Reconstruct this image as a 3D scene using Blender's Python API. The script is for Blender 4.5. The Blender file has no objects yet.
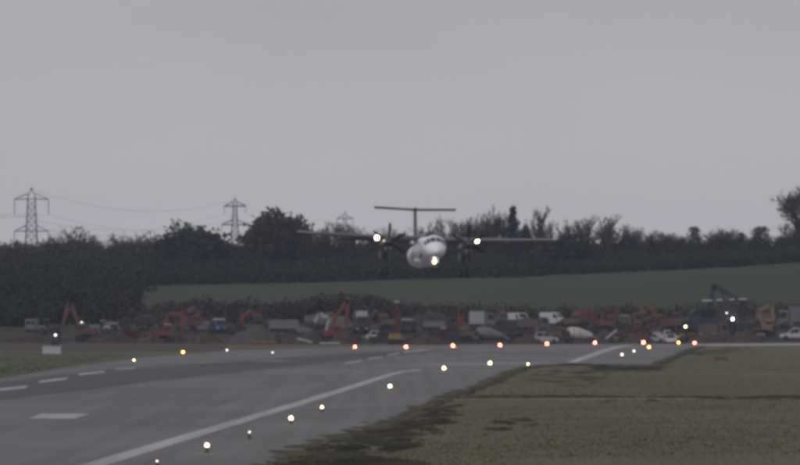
import bpy, math, random
import numpy as np
from mathutils import Matrix, Vector
R = math.radians
random.seed(7); rng = np.random.default_rng(7)
SC = bpy.context.scene; COL = SC.collection

# ------------------------------------------------------------------ camera, sky, sun, exposure
FPX, HZ, CH = 4000.0, 316.0, 4.3          # focal length in photo pixels, horizon row, eye height
cam = bpy.data.cameras.new('camera'); camo = bpy.data.objects.new('camera', cam); COL.objects.link(camo)
cam.sensor_width = 36; cam.lens = FPX/800*36; cam.shift_y = (HZ-232.5)/800
cam.clip_start = 1; cam.clip_end = 20000
camo.location = (0, 0, CH); camo.rotation_euler = (R(90), 0, 0); SC.camera = camo

W = bpy.data.worlds.new('World'); SC.world = W; W.use_nodes = True
nt = W.node_tree; N = nt.nodes; L = nt.links; N.clear()
out = N.new('ShaderNodeOutputWorld')
SUN_EL, SUN_AZ = 34, 215                    # sun high behind the camera's left, behind cloud
sky = N.new('ShaderNodeTexSky'); sky.sky_type = 'NISHITA'; sky.sun_disc = False
sky.sun_elevation = R(SUN_EL); sky.sun_rotation = R(SUN_AZ); sky.dust_density = 4; sky.air_density = 1
bg = N.new('ShaderNodeBackground'); bg.inputs[1].default_value = 0.05
bg2 = N.new('ShaderNodeBackground'); bg2.inputs[1].default_value = 1.13
tc = N.new('ShaderNodeTexCoord'); sep = N.new('ShaderNodeSeparateXYZ'); L.new(tc.outputs['Generated'], sep.inputs[0])
ramp = N.new('ShaderNodeValToRGB'); L.new(sep.outputs['Z'], ramp.inputs[0])
e = ramp.color_ramp.elements
e[0].position = 0.0; e[0].color = (0.50, 0.487, 0.507, 1)
e[1].position = 0.11; e[1].color = (0.365, 0.355, 0.37, 1)
no = N.new('ShaderNodeTexNoise'); no.inputs['Scale'].default_value = 5; no.inputs['Detail'].default_value = 5
mp = N.new('ShaderNodeMapping'); mp.inputs['Scale'].default_value = (1, 1, 3.5)
L.new(tc.outputs['Generated'], mp.inputs[0]); L.new(mp.outputs[0], no.inputs['Vector'])
mr = N.new('ShaderNodeMapRange'); mr.inputs[1].default_value = 0.25; mr.inputs[2].default_value = 0.75
mr.inputs[3].default_value = 0.94; mr.inputs[4].default_value = 1.06
L.new(no.outputs[0], mr.inputs[0])
vm = N.new('ShaderNodeVectorMath'); vm.operation = 'SCALE'; L.new(ramp.outputs[0], vm.inputs[0]); L.new(mr.outputs[0], vm.inputs['Scale'])
L.new(sky.outputs[0], bg.inputs[0]); L.new(vm.outputs[0], bg2.inputs[0])
mx = N.new('ShaderNodeMixShader'); mx.inputs[0].default_value = 0.93     # cloud deck over the clear sky
L.new(bg.outputs[0], mx.inputs[1]); L.new(bg2.outputs[0], mx.inputs[2]); L.new(mx.outputs[0], out.inputs[0])

sl = bpy.data.lights.new('sun', 'SUN'); sl.energy = 0.9; sl.angle = R(25); sl.color = (1, 0.97, 0.93)
so = bpy.data.objects.new('sun', sl); COL.objects.link(so)
az = R(SUN_AZ); el = R(SUN_EL)
sdir = Vector((math.sin(az)*math.cos(el), math.cos(az)*math.cos(el), math.sin(el)))
so.rotation_euler = (-sdir).to_track_quat('-Z', 'Y').to_euler(); so.location = (0, 0, 200)
vs = SC.view_settings; vs.view_transform = 'Standard'; vs.look = 'None'; vs.exposure = 0; vs.gamma = 1
SC.cycles.use_denoising = True
SC.cycles.filter_width = 4.2              # soft video lens
SC.cycles.max_bounces = 6; SC.cycles.volume_bounces = 1; SC.cycles.sample_clamp_indirect = 3

# ------------------------------------------------------------------ helpers
def G(px, py, h=0.0):                       # photo pixel -> point at height h over the level airfield
    Y = FPX*(CH-h)/(py-HZ); return ((px-400)*Y/FPX, Y)
def X_at(px, Y): return (px-400)*Y/FPX
def Z_at(py, Y): return CH+(HZ-py)*Y/FPX
def slope(u): return float(np.interp(u, [-.12, -.065, -.025, .025, .075, .1, .14], [.0232, .0252, .0268, .0298, .0348, .0381, .041]))
def ground(x, Y):
    if Y <= 640: return 0.0
    s = slope(x/Y); d = Y-640
    z = s*(min(d, 560)); z *= min(1, d/60)**.5 if d < 60 else 1
    if Y > 1200: z += .009*(Y-1200)
    return z

MATS = {}
def mat(name, col, rough=.8, var=.25, scale=1.5, metal=0, emit=None, bump=0, spec=.4, col2=None, stretch=(1, 1, 1), world=False, coat=0, streak=0):
    if name in MATS: return MATS[name]
    m = bpy.data.materials.new(name); m.use_nodes = True; t = m.node_tree; n = t.nodes; l = t.links
    b = n['Principled BSDF']; b.inputs['Roughness'].default_value = rough; b.inputs['Metallic'].default_value = metal
    b.inputs['Specular IOR Level'].default_value = spec
    if coat: b.inputs['Coat Weight'].default_value = coat
    tc = n.new('ShaderNodeTexCoord'); mp = n.new('ShaderNodeMapping'); mp.inputs['Scale'].default_value = stretch
    if world:
        g = n.new('ShaderNodeNewGeometry'); l.new(g.outputs['Position'], mp.inputs[0])
    else: l.new(tc.outputs['Object'], mp.inputs[0])
    no = n.new('ShaderNodeTexNoise'); no.inputs['Scale'].default_value = scale; no.inputs['Detail'].default_value = 6; no.inputs['Roughness'].default_value = .65
    l.new(mp.outputs[0], no.inputs['Vector'])
    r = n.new('ShaderNodeValToRGB'); l.new(no.outputs[0], r.inputs[0])
    c2 = col2 if col2 else tuple(max(0, c*(1+var)) for c in col); c1 = tuple(c*(1-var) for c in col) if not col2 else col
    r.color_ramp.elements[0].position = .32; r.color_ramp.elements[0].color = (*c1, 1)
    r.color_ramp.elements[1].position = .68; r.color_ramp.elements[1].color = (*c2, 1)
    if streak:
        m2 = n.new('ShaderNodeMapping'); m2.inputs['Rotation'].default_value = (0, 0, R(2.8)); m2.inputs['Scale'].default_value = (1.3, .012, 1); l.new(g.outputs['Position'], m2.inputs[0])
        n2 = n.new('ShaderNodeTexNoise'); n2.inputs['Scale'].default_value = 1.0; n2.inputs['Detail'].default_value = 5; l.new(m2.outputs[0], n2.inputs['Vector'])
        n3 = n.new('ShaderNodeTexNoise'); n3.inputs['Scale'].default_value = .05; n3.inputs['Detail'].default_value = 6; l.new(g.outputs['Position'], n3.inputs['Vector'])
        ad = n.new('ShaderNodeMath'); ad.operation = 'ADD'; l.new(n2.outputs[0], ad.inputs[0]); l.new(n3.outputs[0], ad.inputs[1])
        rr = n.new('ShaderNodeMapRange'); rr.inputs[1].default_value = .7; rr.inputs[2].default_value = 1.3; rr.inputs[3].default_value = 1-streak; rr.inputs[4].default_value = 1+streak; l.new(ad.outputs[0], rr.inputs[0])
        sc_ = n.new('ShaderNodeVectorMath'); sc_.operation = 'SCALE'; l.new(r.outputs[0], sc_.inputs[0]); l.new(rr.outputs[0], sc_.inputs['Scale']); l.new(sc_.outputs[0], b.inputs['Base Color'])
    else: l.new(r.outputs[0], b.inputs['Base Color'])
    if emit:
        b.inputs['Emission Color'].default_value = (*emit[0], 1); b.inputs['Emission Strength'].default_value = emit[1]
    if bump:
        bp = n.new('ShaderNodeBump'); bp.inputs['Strength'].default_value = bump; bp.inputs['Distance'].default_value = .05
        l.new(no.outputs[0], bp.inputs['Height']); l.new(bp.outputs[0], b.inputs['Normal'])
    MATS[name] = m; return m
def paint(name, col, rough=.45, var=.12): return mat(name, col, rough, var, 2.2, coat=.15)

def link_mesh(name, V, F, m, parent=None, smooth=False):
    me = bpy.data.meshes.new(name); me.from_pydata(V, [], F); me.update()
    if smooth: me.polygons.foreach_set('use_smooth', [True]*len(me.polygons))
    me.materials.append(m); o = bpy.data.objects.new(name, me); COL.objects.link(o)
    if parent: o.parent = parent
    return o
def thing(name, label, cat, loc=(0, 0, 0), rz=0, group=None):
    o = bpy.data.objects.new(name, None); COL.objects.link(o); o.empty_display_size = .3
    o.location = loc; o.rotation_euler = (0, 0, rz); tag(o, label, cat, group); return o
def tag(o, label=None, cat=None, group=None, kind=None):
    for k, v in (('label', label), ('category', cat), ('group', group), ('kind', kind)):
        if v: o[k] = v
    return o

class MB:
    def __init__(s): s.V = []; s.F = []
    def add(s, V, F):
        b = len(s.V); s.V += [tuple(v) for v in V]; s.F += [tuple(i+b for i in f) for f in F]; return s
    def box(s, x0, x1, y0, y1, z0, z1, M=None, top=1.0):
        cx, cy = (x0+x1)/2, (y0+y1)/2
        V = [(x0, y0, z0), (x1, y0, z0), (x1, y1, z0), (x0, y1, z0)]
        V += [(cx+(x-cx)*top, cy+(y-cy)*top, z1) for x, y, _ in V]
        if M is not None: V = [M @ Vector(v) for v in V]
        return s.add(V, [(3, 2, 1, 0), (4, 5, 6, 7), (0, 1, 5, 4), (1, 2, 6, 5), (2, 3, 7, 6), (3, 0, 4, 7)])
    def tube(s, p0, p1, r0, r1=None, n=8, cap=True):
        r1 = r0 if r1 is None else r1
        p0, p1 = Vector(p0), Vector(p1); d = (p1-p0)
        if d.length < 1e-6: return s
        q = d.to_track_quat('Z', 'Y'); a = q @ Vector((1, 0, 0)); b = q @ Vector((0, 1, 0))
        V = []
        for p, r in ((p0, r0), (p1, r1)):
            for k in range(n):
                t = 2*math.pi*k/n; V.append(p+(a*math.cos(t)+b*math.sin(t))*r)
        F = [(k, (k+1) % n, n+(k+1) % n, n+k) for k in range(n)]
        if cap: F += [tuple(range(n-1, -1, -1)), tuple(range(n, 2*n))]
        return s.add(V, F)
    def beam(s, p0, p1, w, h0, h1=None):      # box beam in the x-z plane
        h1 = h0 if h1 is None else h1; p0, p1 = Vector(p0), Vector(p1); d = (p1-p0).normalized()
        nrm = Vector((-d.z, 0, d.x)); yy = Vector((0, 1, 0))
        V = []
        for p, h in ((p0, h0), (p1, h1)):
            for sy, sn in ((-1, -1), (1, -1), (1, 1), (-1, 1)): V.append(p+yy*sy*w/2+nrm*sn*h/2)
        return s.add(V, [(0, 1, 2, 3), (7, 6, 5, 4), (0, 4, 5, 1), (1, 5, 6, 2), (2, 6, 7, 3), (3, 7, 4, 0)])
    def loft(s, rings, cap=True):
        n = len(rings[0]); V = [v for r in rings for v in r]; F = []
        for i in range(len(rings)-1):
            for k in range(n): F.append((i*n+k, i*n+(k+1) % n, (i+1)*n+(k+1) % n, (i+1)*n+k))
        if cap: F += [tuple(range(n-1, -1, -1)), tuple(range((len(rings)-1)*n, len(rings)*n))]
        return s.add(V, F)
    def profile(s, pts, w, ch=.08, inset=.06):  # x-z outline swept across y with chamfered flanks
        cx = sum(p[0] for p in pts)/len(pts); cz = sum(p[1] for p in pts)/len(pts)
        xs = [p[0] for p in pts]; zs = [p[1] for p in pts]; fx = 1-2*inset/(max(xs)-min(xs)); fz = 1-2*inset/(max(zs)-min(zs))
        ins = [(cx+(x-cx)*fx, cz+(z-cz)*fz) for x, z in pts]
        R_ = lambda P, y: [(x, y, z) for x, z in P]
        return s.loft([R_(ins, -w/2), R_(pts, -w/2+ch), R_(pts, w/2-ch), R_(ins, w/2)])
    def build(s, name, m, parent=None, smooth=False): return link_mesh(name, s.V, s.F, m, parent, smooth)

# ------------------------------------------------------------------ materials of the setting
def ground_mat():
    m = bpy.data.materials.new('ground'); m.use_nodes = True; t = m.node_tree; n = t.nodes; l = t.links
    b = n['Principled BSDF']; b.inputs['Roughness'].default_value = .95; b.inputs['Specular IOR Level'].default_value = .15
    g = n.new('ShaderNodeNewGeometry'); sp = n.new('ShaderNodeSeparateXYZ'); l.new(g.outputs['Position'], sp.inputs[0])
    def noise(sc, st=(1, 1, 1), det=6):
        mp = n.new('ShaderNodeMapping'); mp.inputs['Scale'].default_value = st; l.new(g.outputs['Position'], mp.inputs[0])
        x = n.new('ShaderNodeTexNoise'); x.inputs['Scale'].default_value = sc; x.inputs['Detail'].default_value = det; x.inputs['Roughness'].default_value = .65
        l.new(mp.outputs[0], x.inputs['Vector']); return x.outputs[0]
    def rmp(f, stops):
        r = n.new('ShaderNodeValToRGB'); l.new(f, r.inputs[0]); e = r.color_ramp.elements
        while len(e) < len(stops): e.new(.5)
        for el, (p, c) in zip(e, stops): el.position = p; el.color = (*c, 1)
        return r.outputs[0]
    def mixc(f, a, c):
        x = n.new('ShaderNodeMix'); x.data_type = 'RGBA'; l.new(f, x.inputs[0]); l.new(a, x.inputs[6]); l.new(c, x.inputs[7]); return x.outputs[2]
    def mrange(f, a, c):
        x = n.new('ShaderNodeMapRange'); x.inputs[1].default_value = a; x.inputs[2].default_value = c; x.interpolation_type = 'SMOOTHSTEP'; l.new(f, x.inputs[0]); return x.outputs[0]
    def mth(op, a, c):
        x = n.new('ShaderNodeMath'); x.operation = op
        for i, v in enumerate((a, c)):
            if isinstance(v, (int, float)): x.inputs[i].default_value = v
            else: l.new(v, x.inputs[i])
        return x.outputs[0]
    near = rmp(noise(.11, (.8, .6, 1)), [(.30, (.07, .07, .052)), (.45, (.115, .114, .078)), (.58, (.14, .135, .09)), (.72, (.175, .16, .115))])
    fine = rmp(noise(3.2, (1, .5, 1), 4), [(.25, (.09, .083, .058)), (.75, (.15, .142, .098))])
    mixn = n.new('ShaderNodeMix'); mixn.data_type = 'RGBA'; mixn.inputs[0].default_value = .25; l.new(near, mixn.inputs[6]); l.new(fine, mixn.inputs[7])
    field = rmp(noise(.02, (1, .5, 1), 9), [(.28, (.058, .056, .038)), (.42, (.041, .053, .031)), (.58, (.05, .065, .037)), (.75, (.064, .077, .046))])
    dirt = rmp(noise(.22, (1, .35, 1)), [(.3, (.034, .027, .026)), (.5, (.052, .042, .039)), (.72, (.085, .07, .064))])
    wob = mth('MULTIPLY', noise(.05, (1, .3, 1), 3), 60)
    Yw = mth('ADD', sp.outputs['Y'], wob)
    c = mixc(mrange(Yw, 625, 650), mixn.outputs[2], dirt)
    c = mixc(mrange(Yw, 745, 775), c, field)
    # bare leaf-strewn ground under the wood on the left
    l.new(c, b.inputs['Base Color'])
    bp = n.new('ShaderNodeBump'); bp.inputs['Strength'].default_value = .6; bp.inputs['Distance'].default_value = .12
    l.new(noise(1.1), bp.inputs['Height']); l.new(bp.outputs[0], b.inputs['Normal'])
    return m
GM = ground_mat()
ys = np.concatenate([np.arange(-600, 600, 100), np.arange(600, 1240, 10), np.arange(1240, 3300, 60)])
xs = np.concatenate([np.arange(-1500, -320, 60), np.arange(-320, 321, 16), np.arange(340, 1501, 60)])
V = [(float(x), float(y), ground(float(x), max(float(y), 1))+ (0.12*math.sin(x*.11+y*.05)+.1*math.sin(x*.045-y*.031) if y > 660 else 0)) for y in ys for x in xs]
nx = len(xs)
F = [(j*nx+i, j*nx+i+1, (j+1)*nx+i+1, (j+1)*nx+i) for j in range(len(ys)-1) for i in range(nx-1)]
gr = tag(link_mesh('ground', V, F, GM, smooth=True), 'level airfield grass rising to a green field behind the works', None, None, 'structure')

def sheet(name, pxs, z, m, parent=None, raw=False, jitter=0):
    pts = pxs if raw else [G(*p) for p in pxs]
    if jitter:                                # break long edges into uneven steps
        q = []
        for i, p in enumerate(pts):
            r = pts[(i+1) % len(pts)]; d = math.dist(p, r); k = max(1, min(24, int(d/jitter/2.2)))
            for j in range(k):
                t = j/k; q.append((p[0]+(r[0]-p[0])*t+random.uniform(-1, 1)*jitter*.25, p[1]+(r[1]-p[1])*t+random.uniform(-1, 1)*jitter))
        pts = q
    A = sum(pts[i][0]*pts[(i+1) % len(pts)][1]-pts[(i+1) % len(pts)][0]*pts[i][1] for i in range(len(pts)))
    if A < 0: pts = pts[::-1]
    import bmesh
    bm = bmesh.new(); bm.faces.new([bm.verts.new((x, y, z)) for x, y in pts]); bmesh.ops.triangulate(bm, faces=bm.faces[:])
    me = bpy.data.meshes.new(name); bm.to_mesh(me); bm.free(); me.materials.append(m)
    o = bpy.data.objects.new(name, me); COL.objects.link(o)
    if parent: o.parent = parent
    return o
asph = mat('asphalt', (.126, .125, .13), .85, .2, .09, stretch=(1, .25, 1), col2=(.165, .162, .167), streak=.2, world=True, bump=.15)
asph_dark = mat('asphalt_new', (.062, .063, .077), .8, .2, .1, stretch=(1, .2, 1), col2=(.09, .09, .105), streak=.2, world=True, bump=.15)
asph_pale = mat('asphalt_shoulder', (.135, .13, .137), .9, .2, .12, stretch=(1, .2, 1), col2=(.17, .165, .17), streak=.2, world=True)
asph_mid = mat('asphalt_patch', (.135, .134, .139), .85, .2, .12, stretch=(1, .25, 1), col2=(.175, .172, .177), streak=.2, world=True)
wpaint = mat('white_road_paint', (.27, .27, .285), .7, .2, 1.6, col2=(.46, .46, .48), streak=.2, world=True)
worn = mat('worn_road_paint', (.28, .28, .29), .8, .2, .6, col2=(.38, .38, .39), streak=.2, world=True)
mud = mat('mud', (.022, .022, .019), .98, .3, .5, col2=(.075, .071, .053), spec=.03, world=True, stretch=(1, .3, 1))
conc = mat('concrete', (.25, .245, .24), .9, .15, .4, col2=(.33, .32, .315), world=True)
drygrass = mat('dry_grass', (.15, .14, .11), .95, .2, .5, col2=(.22, .205, .16), world=True)

grass_edge = [(703, 346), (686, 351), (669, 360), (656, 364.5), (614, 365), (571, 364), (545, 365.5), (520, 369), (493, 381), (466, 392), (447, 396), (423, 409), (392, 422), (356, 433), (336, 440), (305, 450), (272, 466), (200, 492), (60, 560)]
runway = sheet('runway', [(-700, 560)]+[(-700, 480), (-300, 425), (-60, 392), (0, 379), (60, 369), (130, 359), (230, 350.8), (350, 347), (500, 345), (620, 343.9), (700, 343.6)]+grass_edge, .03, asph)
tag(runway, kind='structure')
sheet('new_asphalt', [(-300, 470), (-60, 411), (0, 401), (70, 392), (150, 382), (300, 366), (360, 359.6), (430, 352.5), (470, 349.7), (420, 349.8), (330, 354.5), (250, 360.5), (150, 367.3), (118, 369), (60, 374.2), (0, 382.5), (-60, 394), (-300, 430)], .036, asph_dark, runway, jitter=.6)
sheet('shoulder', [(0, 380.5), (60, 370), (130, 359.8), (232, 351.2), (240, 353), (170, 362), (110, 368), (60, 372.6), (0, 381)], .036, asph_pale, runway, jitter=.4)
sheet('asphalt_patch', [(60, 466), (110, 440), (300, 383), (330, 384), (200, 440), (140, 468)], .036, asph_mid, runway, jitter=.5)
sheet('asphalt_patch', [(330, 405), (430, 401), (425, 405), (360, 409), (300, 411)], .036, asph_pale, runway, jitter=.8)
sheet('asphalt_patch', [(310, 398), (470, 388), (450, 393), (400, 397), (330, 400)], .036, asph_pale, runway, jitter=.8)

def ribbon(name, pxs, w, m, z=.045, parent=runway):
    P = [Vector(G(*p)) for p in pxs]; Lf = []; Rt = []
    for i, p in enumerate(P):
        d = (P[min(i+1, len(P)-1)]-P[max(i-1, 0)]).normalized(); nn = Vector((-d.y, d.x))
        ww = w if not isinstance(w, list) else w[i]
        Lf.append(tuple(p+nn*ww/2)); Rt.append(tuple(p-nn*ww/2))
    return sheet(name, Lf+Rt[::-1], z, m, parent, raw=True)
ribbon('edge_line', [(80, 470), (98, 465), (200, 434), (300, 404), (350, 388.2), (378, 379), (398, 373), (420, 370)], .78, wpaint)
ribbon('cross_line', [(430, 364.6), (470, 364.2), (520, 363.7), (553, 363.4)], 5, worn)
ribbon('edge_line', [(571, 363), (585, 358), (603, 351.5), (618, 347), (632, 345.6)], [1.0, 1.2, 1.35, 1.5, 1.6], wpaint)
ribbon('cross_line', [(474, 355.2), (501, 355)], 7, worn)
ribbon('cross_line', [(257, 361.2), (287, 361)], 6, worn)
sheet('painted_bar', [(28, 419.6), (42, 414.6), (91, 414.6), (75, 419.8)], .045, wpaint, runway)
for d in ([(-5, 389.6), (29, 386.2), (25, 388.8), (-12, 392.6)], [(40, 381.4), (69, 377.9), (65, 380.2), (38, 383.6)], [(80, 374), (106, 371.2), (103, 373.2), (78, 376)], [(116, 368.9), (138, 367.6), (134, 369.1), (114, 370.4)],
          [(346, 363), (363, 360.6), (360, 362.2), (344, 364.6)], [(369, 358.7), (384, 356.6), (381, 358), (367, 360.2)], [(388, 354.9), (400, 353), (399, 354.3), (387, 356.3)], [(404, 351.9), (432, 349.1), (431, 350.1), (403, 353.1)]):
    sheet('painted_dash', d, .045, wpaint if d[0][0] != 116 else worn, runway)
tag(sheet('works_ground', [(-400, 350.4), (-60, 350.6), (60, 351.1), (150, 351.4), (228, 350.2), (228, 343.2), (60, 342.6), (-400, 342.6)], .016, mat('works_soil', (.03, .026, .026), .95, .3, .25, col2=(.075, .064, .06), world=True, stretch=(1, .5, 1)), jitter=1.0), kind='structure')
tag(sheet('perimeter_road', [(690, 344), (760, 343.4), (900, 342.8), (900, 344.8), (790, 345.8), (740, 346.2), (700, 346.6)], .034, conc), kind='structure')
Vm, Fm = [], []; GE = [G(*p) for p in grass_edge]       # turf creeping unevenly over the pavement edge
for i in range(len(GE)-1):
    d_ = math.dist(GE[i], GE[i+1])
    for k in range(int(d_*2.2)):
        t_ = random.random(); cx = GE[i][0]+(GE[i+1][0]-GE[i][0])*t_+random.gauss(0, .3); cy = GE[i][1]+(GE[i+1][1]-GE[i][1])*t_+random.gauss(0, .6); q_ = random.random()**1.6; k0 = len(Vm)
        for j in range(9):
            a_ = 2*math.pi*j/9; w_ = random.uniform(.7, 1.3); Vm.append((cx+(.1+.5*q_)*w_*math.cos(a_), cy+(.25+1.8*q_)*w_*math.sin(a_), .034+(k % 60)*.0001))
        Fm.append(tuple(range(k0, k0+9)))
tag(link_mesh('turf_edge', Vm, Fm, mat('turf_edge', (.05, .048, .036), .95, .3, .35, spec=.05, col2=(.12, .113, .076), world=True)), 'ragged turf creeping over the pavement edge', 'turf', None, 'stuff')
b = MB(); P4 = [G(*p) for p in ((440, 400), (560, 399.2), (695, 399.5))]
b.loft([[(x_, y_-.4, -.02), (x_, y_+.4, -.02), (x_, y_+.3, .06), (x_, y_-.3, .06)] for x_, y_ in P4]); tag(b.build('drain_channel', drygrass), kind='structure')
def inside(poly, x, y):
    c = np.zeros(len(x), bool); n = len(poly)
    for i in range(n):
        x0, y0 = poly[i]; x1, y1 = poly[(i+1) % n]
        if y0 == y1: continue
        t = ((y0 > y) != (y1 > y)) & (x < (x1-x0)*(y-y0)/(y1-y0)+x0); c ^= t
    return c
MUD = [[(447, 396.3), (560, 396), (700, 397), (830, 396.4), (830, 398), (700, 398.6), (560, 398), (450, 398.2)],
  [(535, 371), (560, 368), (592, 370), (600, 378), (575, 386), (548, 388), (535, 380)],
  [(300, 458), (330, 446), (372, 434), (400, 424), (435, 410), (462, 404), (470, 408), (440, 418), (452, 422), (430, 430), (400, 438), (420, 442), (390, 450), (350, 452), (365, 458), (330, 461)],
  [(690, 352), (712, 348.4), (742, 347.4), (735, 351), (710, 354.5), (690, 356)], [(600, 366), (640, 367.5), (660, 366), (640, 370), (610, 370)],
  [(484, 424), (510, 419), (534, 417), (545, 421), (520, 428), (500, 434), (490, 430)], [(300, 464), (400, 460), (420, 463), (380, 468), (300, 470)]]
for P_ in MUD:
    gp_ = np.array([G(*p) for p in P_]); lo, hi = gp_.min(0), gp_.max(0); Vm, Fm = [], []; tries = 0; nb_ = 0
    soft = P_[0][0] in (535, 484, 690)
    while nb_ < ((22 if P_[0][0] == 484 else 60) if soft else 170) and tries < 2500:
        tries += 1; pxr = random.uniform(min(p[0] for p in P_), max(p[0] for p in P_)); pyr = random.uniform(min(p[1] for p in P_), max(p[1] for p in P_))
        if not inside(P_, np.array([pxr]), np.array([pyr]))[0]: continue
        sz = random.random()**2.2*(.6 if soft else 1); pxr += random.gauss(0, 9)*(1-sz); pyr += random.gauss(0, 1.6)*(1-sz)
        cx, cy = G(pxr, pyr); rx = (.07+.75*sz)*cy/170; ry = min(.25+3.6*sz, (hi[1]-lo[1])*.2); k0 = len(Vm); nb_ += 1; ph = random.uniform(0, 6)
        for k in range(11):
            a_ = 2*math.pi*k/11; w_ = 1+.3*math.sin(2*a_+ph)+random.uniform(-.25, .25); Vm.append((cx+rx*w_*math.cos(a_), cy+ry*w_*math.sin(a_), .012+nb_*.00006))
        Fm.append(tuple(range(k0, k0+11)))
    tag(link_mesh('mud_patch', Vm, Fm, mud), kind='structure')
tag(sheet('dry_grass', [(500, 459), (640, 457), (830, 452), (830, 475), (500, 475)], .01, mat('dead_grass', (.095, .09, .06), .95, .25, .2, col2=(.15, .128, .09), world=True, stretch=(1, .3, 1)), jitter=.5), kind='structure')

# ------------------------------------------------------------------ grass blades on the near verge
gp = grass_edge[:-1]+[(230, 482), (900, 482), (900, 346)]
def blades(poly, n, name, label, m, hs):
    lo = min(p[1] for p in poly); hi = max(p[1] for p in poly)
    py = rng.uniform(lo, hi, n); px = rng.uniform(min(p[0] for p in poly), max(p[0] for p in poly), n)
    k = inside(poly, px, py); px, py = px[k], py[k]
    for mp_ in MUD if len(poly) > 8 else []: k = ~inside(mp_, px, py) | (rng.random(len(px)) < .3); px, py = px[k], py[k]
    Y = FPX*CH/(py-HZ); x = (px-400)*Y/FPX
    cl = .5*np.sin(x*.31+np.sin(Y*.071)*2)+.5*np.sin(Y*.083+x*.17+2*np.sin(x*.09))+rng.normal(0, .7, len(x)); k = cl > -.9; x, Y, cl = x[k], Y[k], cl[k]
    n = len(x); Vv = np.zeros((n*6, 3)); 
    for j in range(2):
        a = rng.uniform(0, math.pi, n); h = hs*rng.uniform(.4, 1.15, n)*(1+.35*cl.clip(-1, 2)); w = rng.uniform(.012, .03, n)*(1+Y/300)
        bx = x+rng.normal(0, .12, n); by = Y+rng.normal(0, .2, n)
        Vv[j*3::6] = np.c_[bx-np.cos(a)*w, by-np.sin(a)*w, np.zeros(n)]
        Vv[j*3+1::6] = np.c_[bx+np.cos(a)*w, by+np.sin(a)*w, np.zeros(n)]
        Vv[j*3+2::6] = np.c_[bx+rng.normal(0, .07, n), by+rng.normal(0, .07, n), h]
    return tag(link_mesh(name, Vv.tolist(), np.arange(n*6).reshape(-1, 3).tolist(), m), label, 'grass', None, 'stuff')
gmat = mat('grass_blade', (.095, .095, .06), .9, .3, .1, spec=.05, col2=(.16, .148, .096), world=True)
blades(gp, 38000, 'grass', 'rough olive brown grass verge right of the runway', gmat, .036)
blades([(-120, 351), (130, 354.5), (60, 367.5), (0, 377), (-120, 398)], 9000, 'grass', 'strip of green grass along the left runway edge', mat('grass_green', (.045, .06, .03), .9, .3, .35, spec=.1, col2=(.085, .1, .052), world=True), .1)
tag(sheet('grass_strip', [(-300, 350.5), (-60, 350.5), (60, 351), (150, 352.5), (135, 357), (130, 358.4), (60, 368), (0, 378), (-60, 391), (-300, 424)], .012, mat('grass_strip', (.06, .078, .042), .95, .25, .3, col2=(.085, .1, .055), world=True, stretch=(1, .3, 1)), jitter=.3), kind='structure')

# ------------------------------------------------------------------ trees
bark = mat('bark', (.05, .042, .037), .9, .3, 1.2, spec=.1)
twig_brown = mat('twig_brown', (.085, .072, .065), .9, .3, .5, spec=.1, col2=(.125, .105, .092))
twig_dark = mat('twig_dark', (.05, .046, .044), .9, .3, .5, spec=.1, col2=(.075, .066, .06))
twig_pale = mat('twig_pale', (.1, .075, .06), .9, .2, .5, spec=.1)
leaf_dark = mat('leaf_dark', (.022, .026, .02), .85, .3, .6, spec=.15, col2=(.042, .045, .03))
leaf_brown = mat('leaf_brown', (.04, .034, .026), .85, .3, .6, spec=.15, col2=(.07, .056, .038))
def tri_cards(P, size, n_per=1, flat=.0):
    P = np.asarray(P); n = len(P); a = rng.normal(size=(n, 3)); b = rng.normal(size=(n, 3))
    a /= np.linalg.norm(a, axis=1)[:, None]; b /= np.linalg.norm(b, axis=1)[:, None]
    s = size*rng.uniform(.6, 1.4, (n, 1))
    V = np.empty((n*3, 3)); V[0::3] = P-a*s*.5; V[1::3] = P+a*s*.5; V[2::3] = P+b*s
    return V.tolist(), np.arange(n*3).reshape(-1, 3).tolist()
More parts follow.
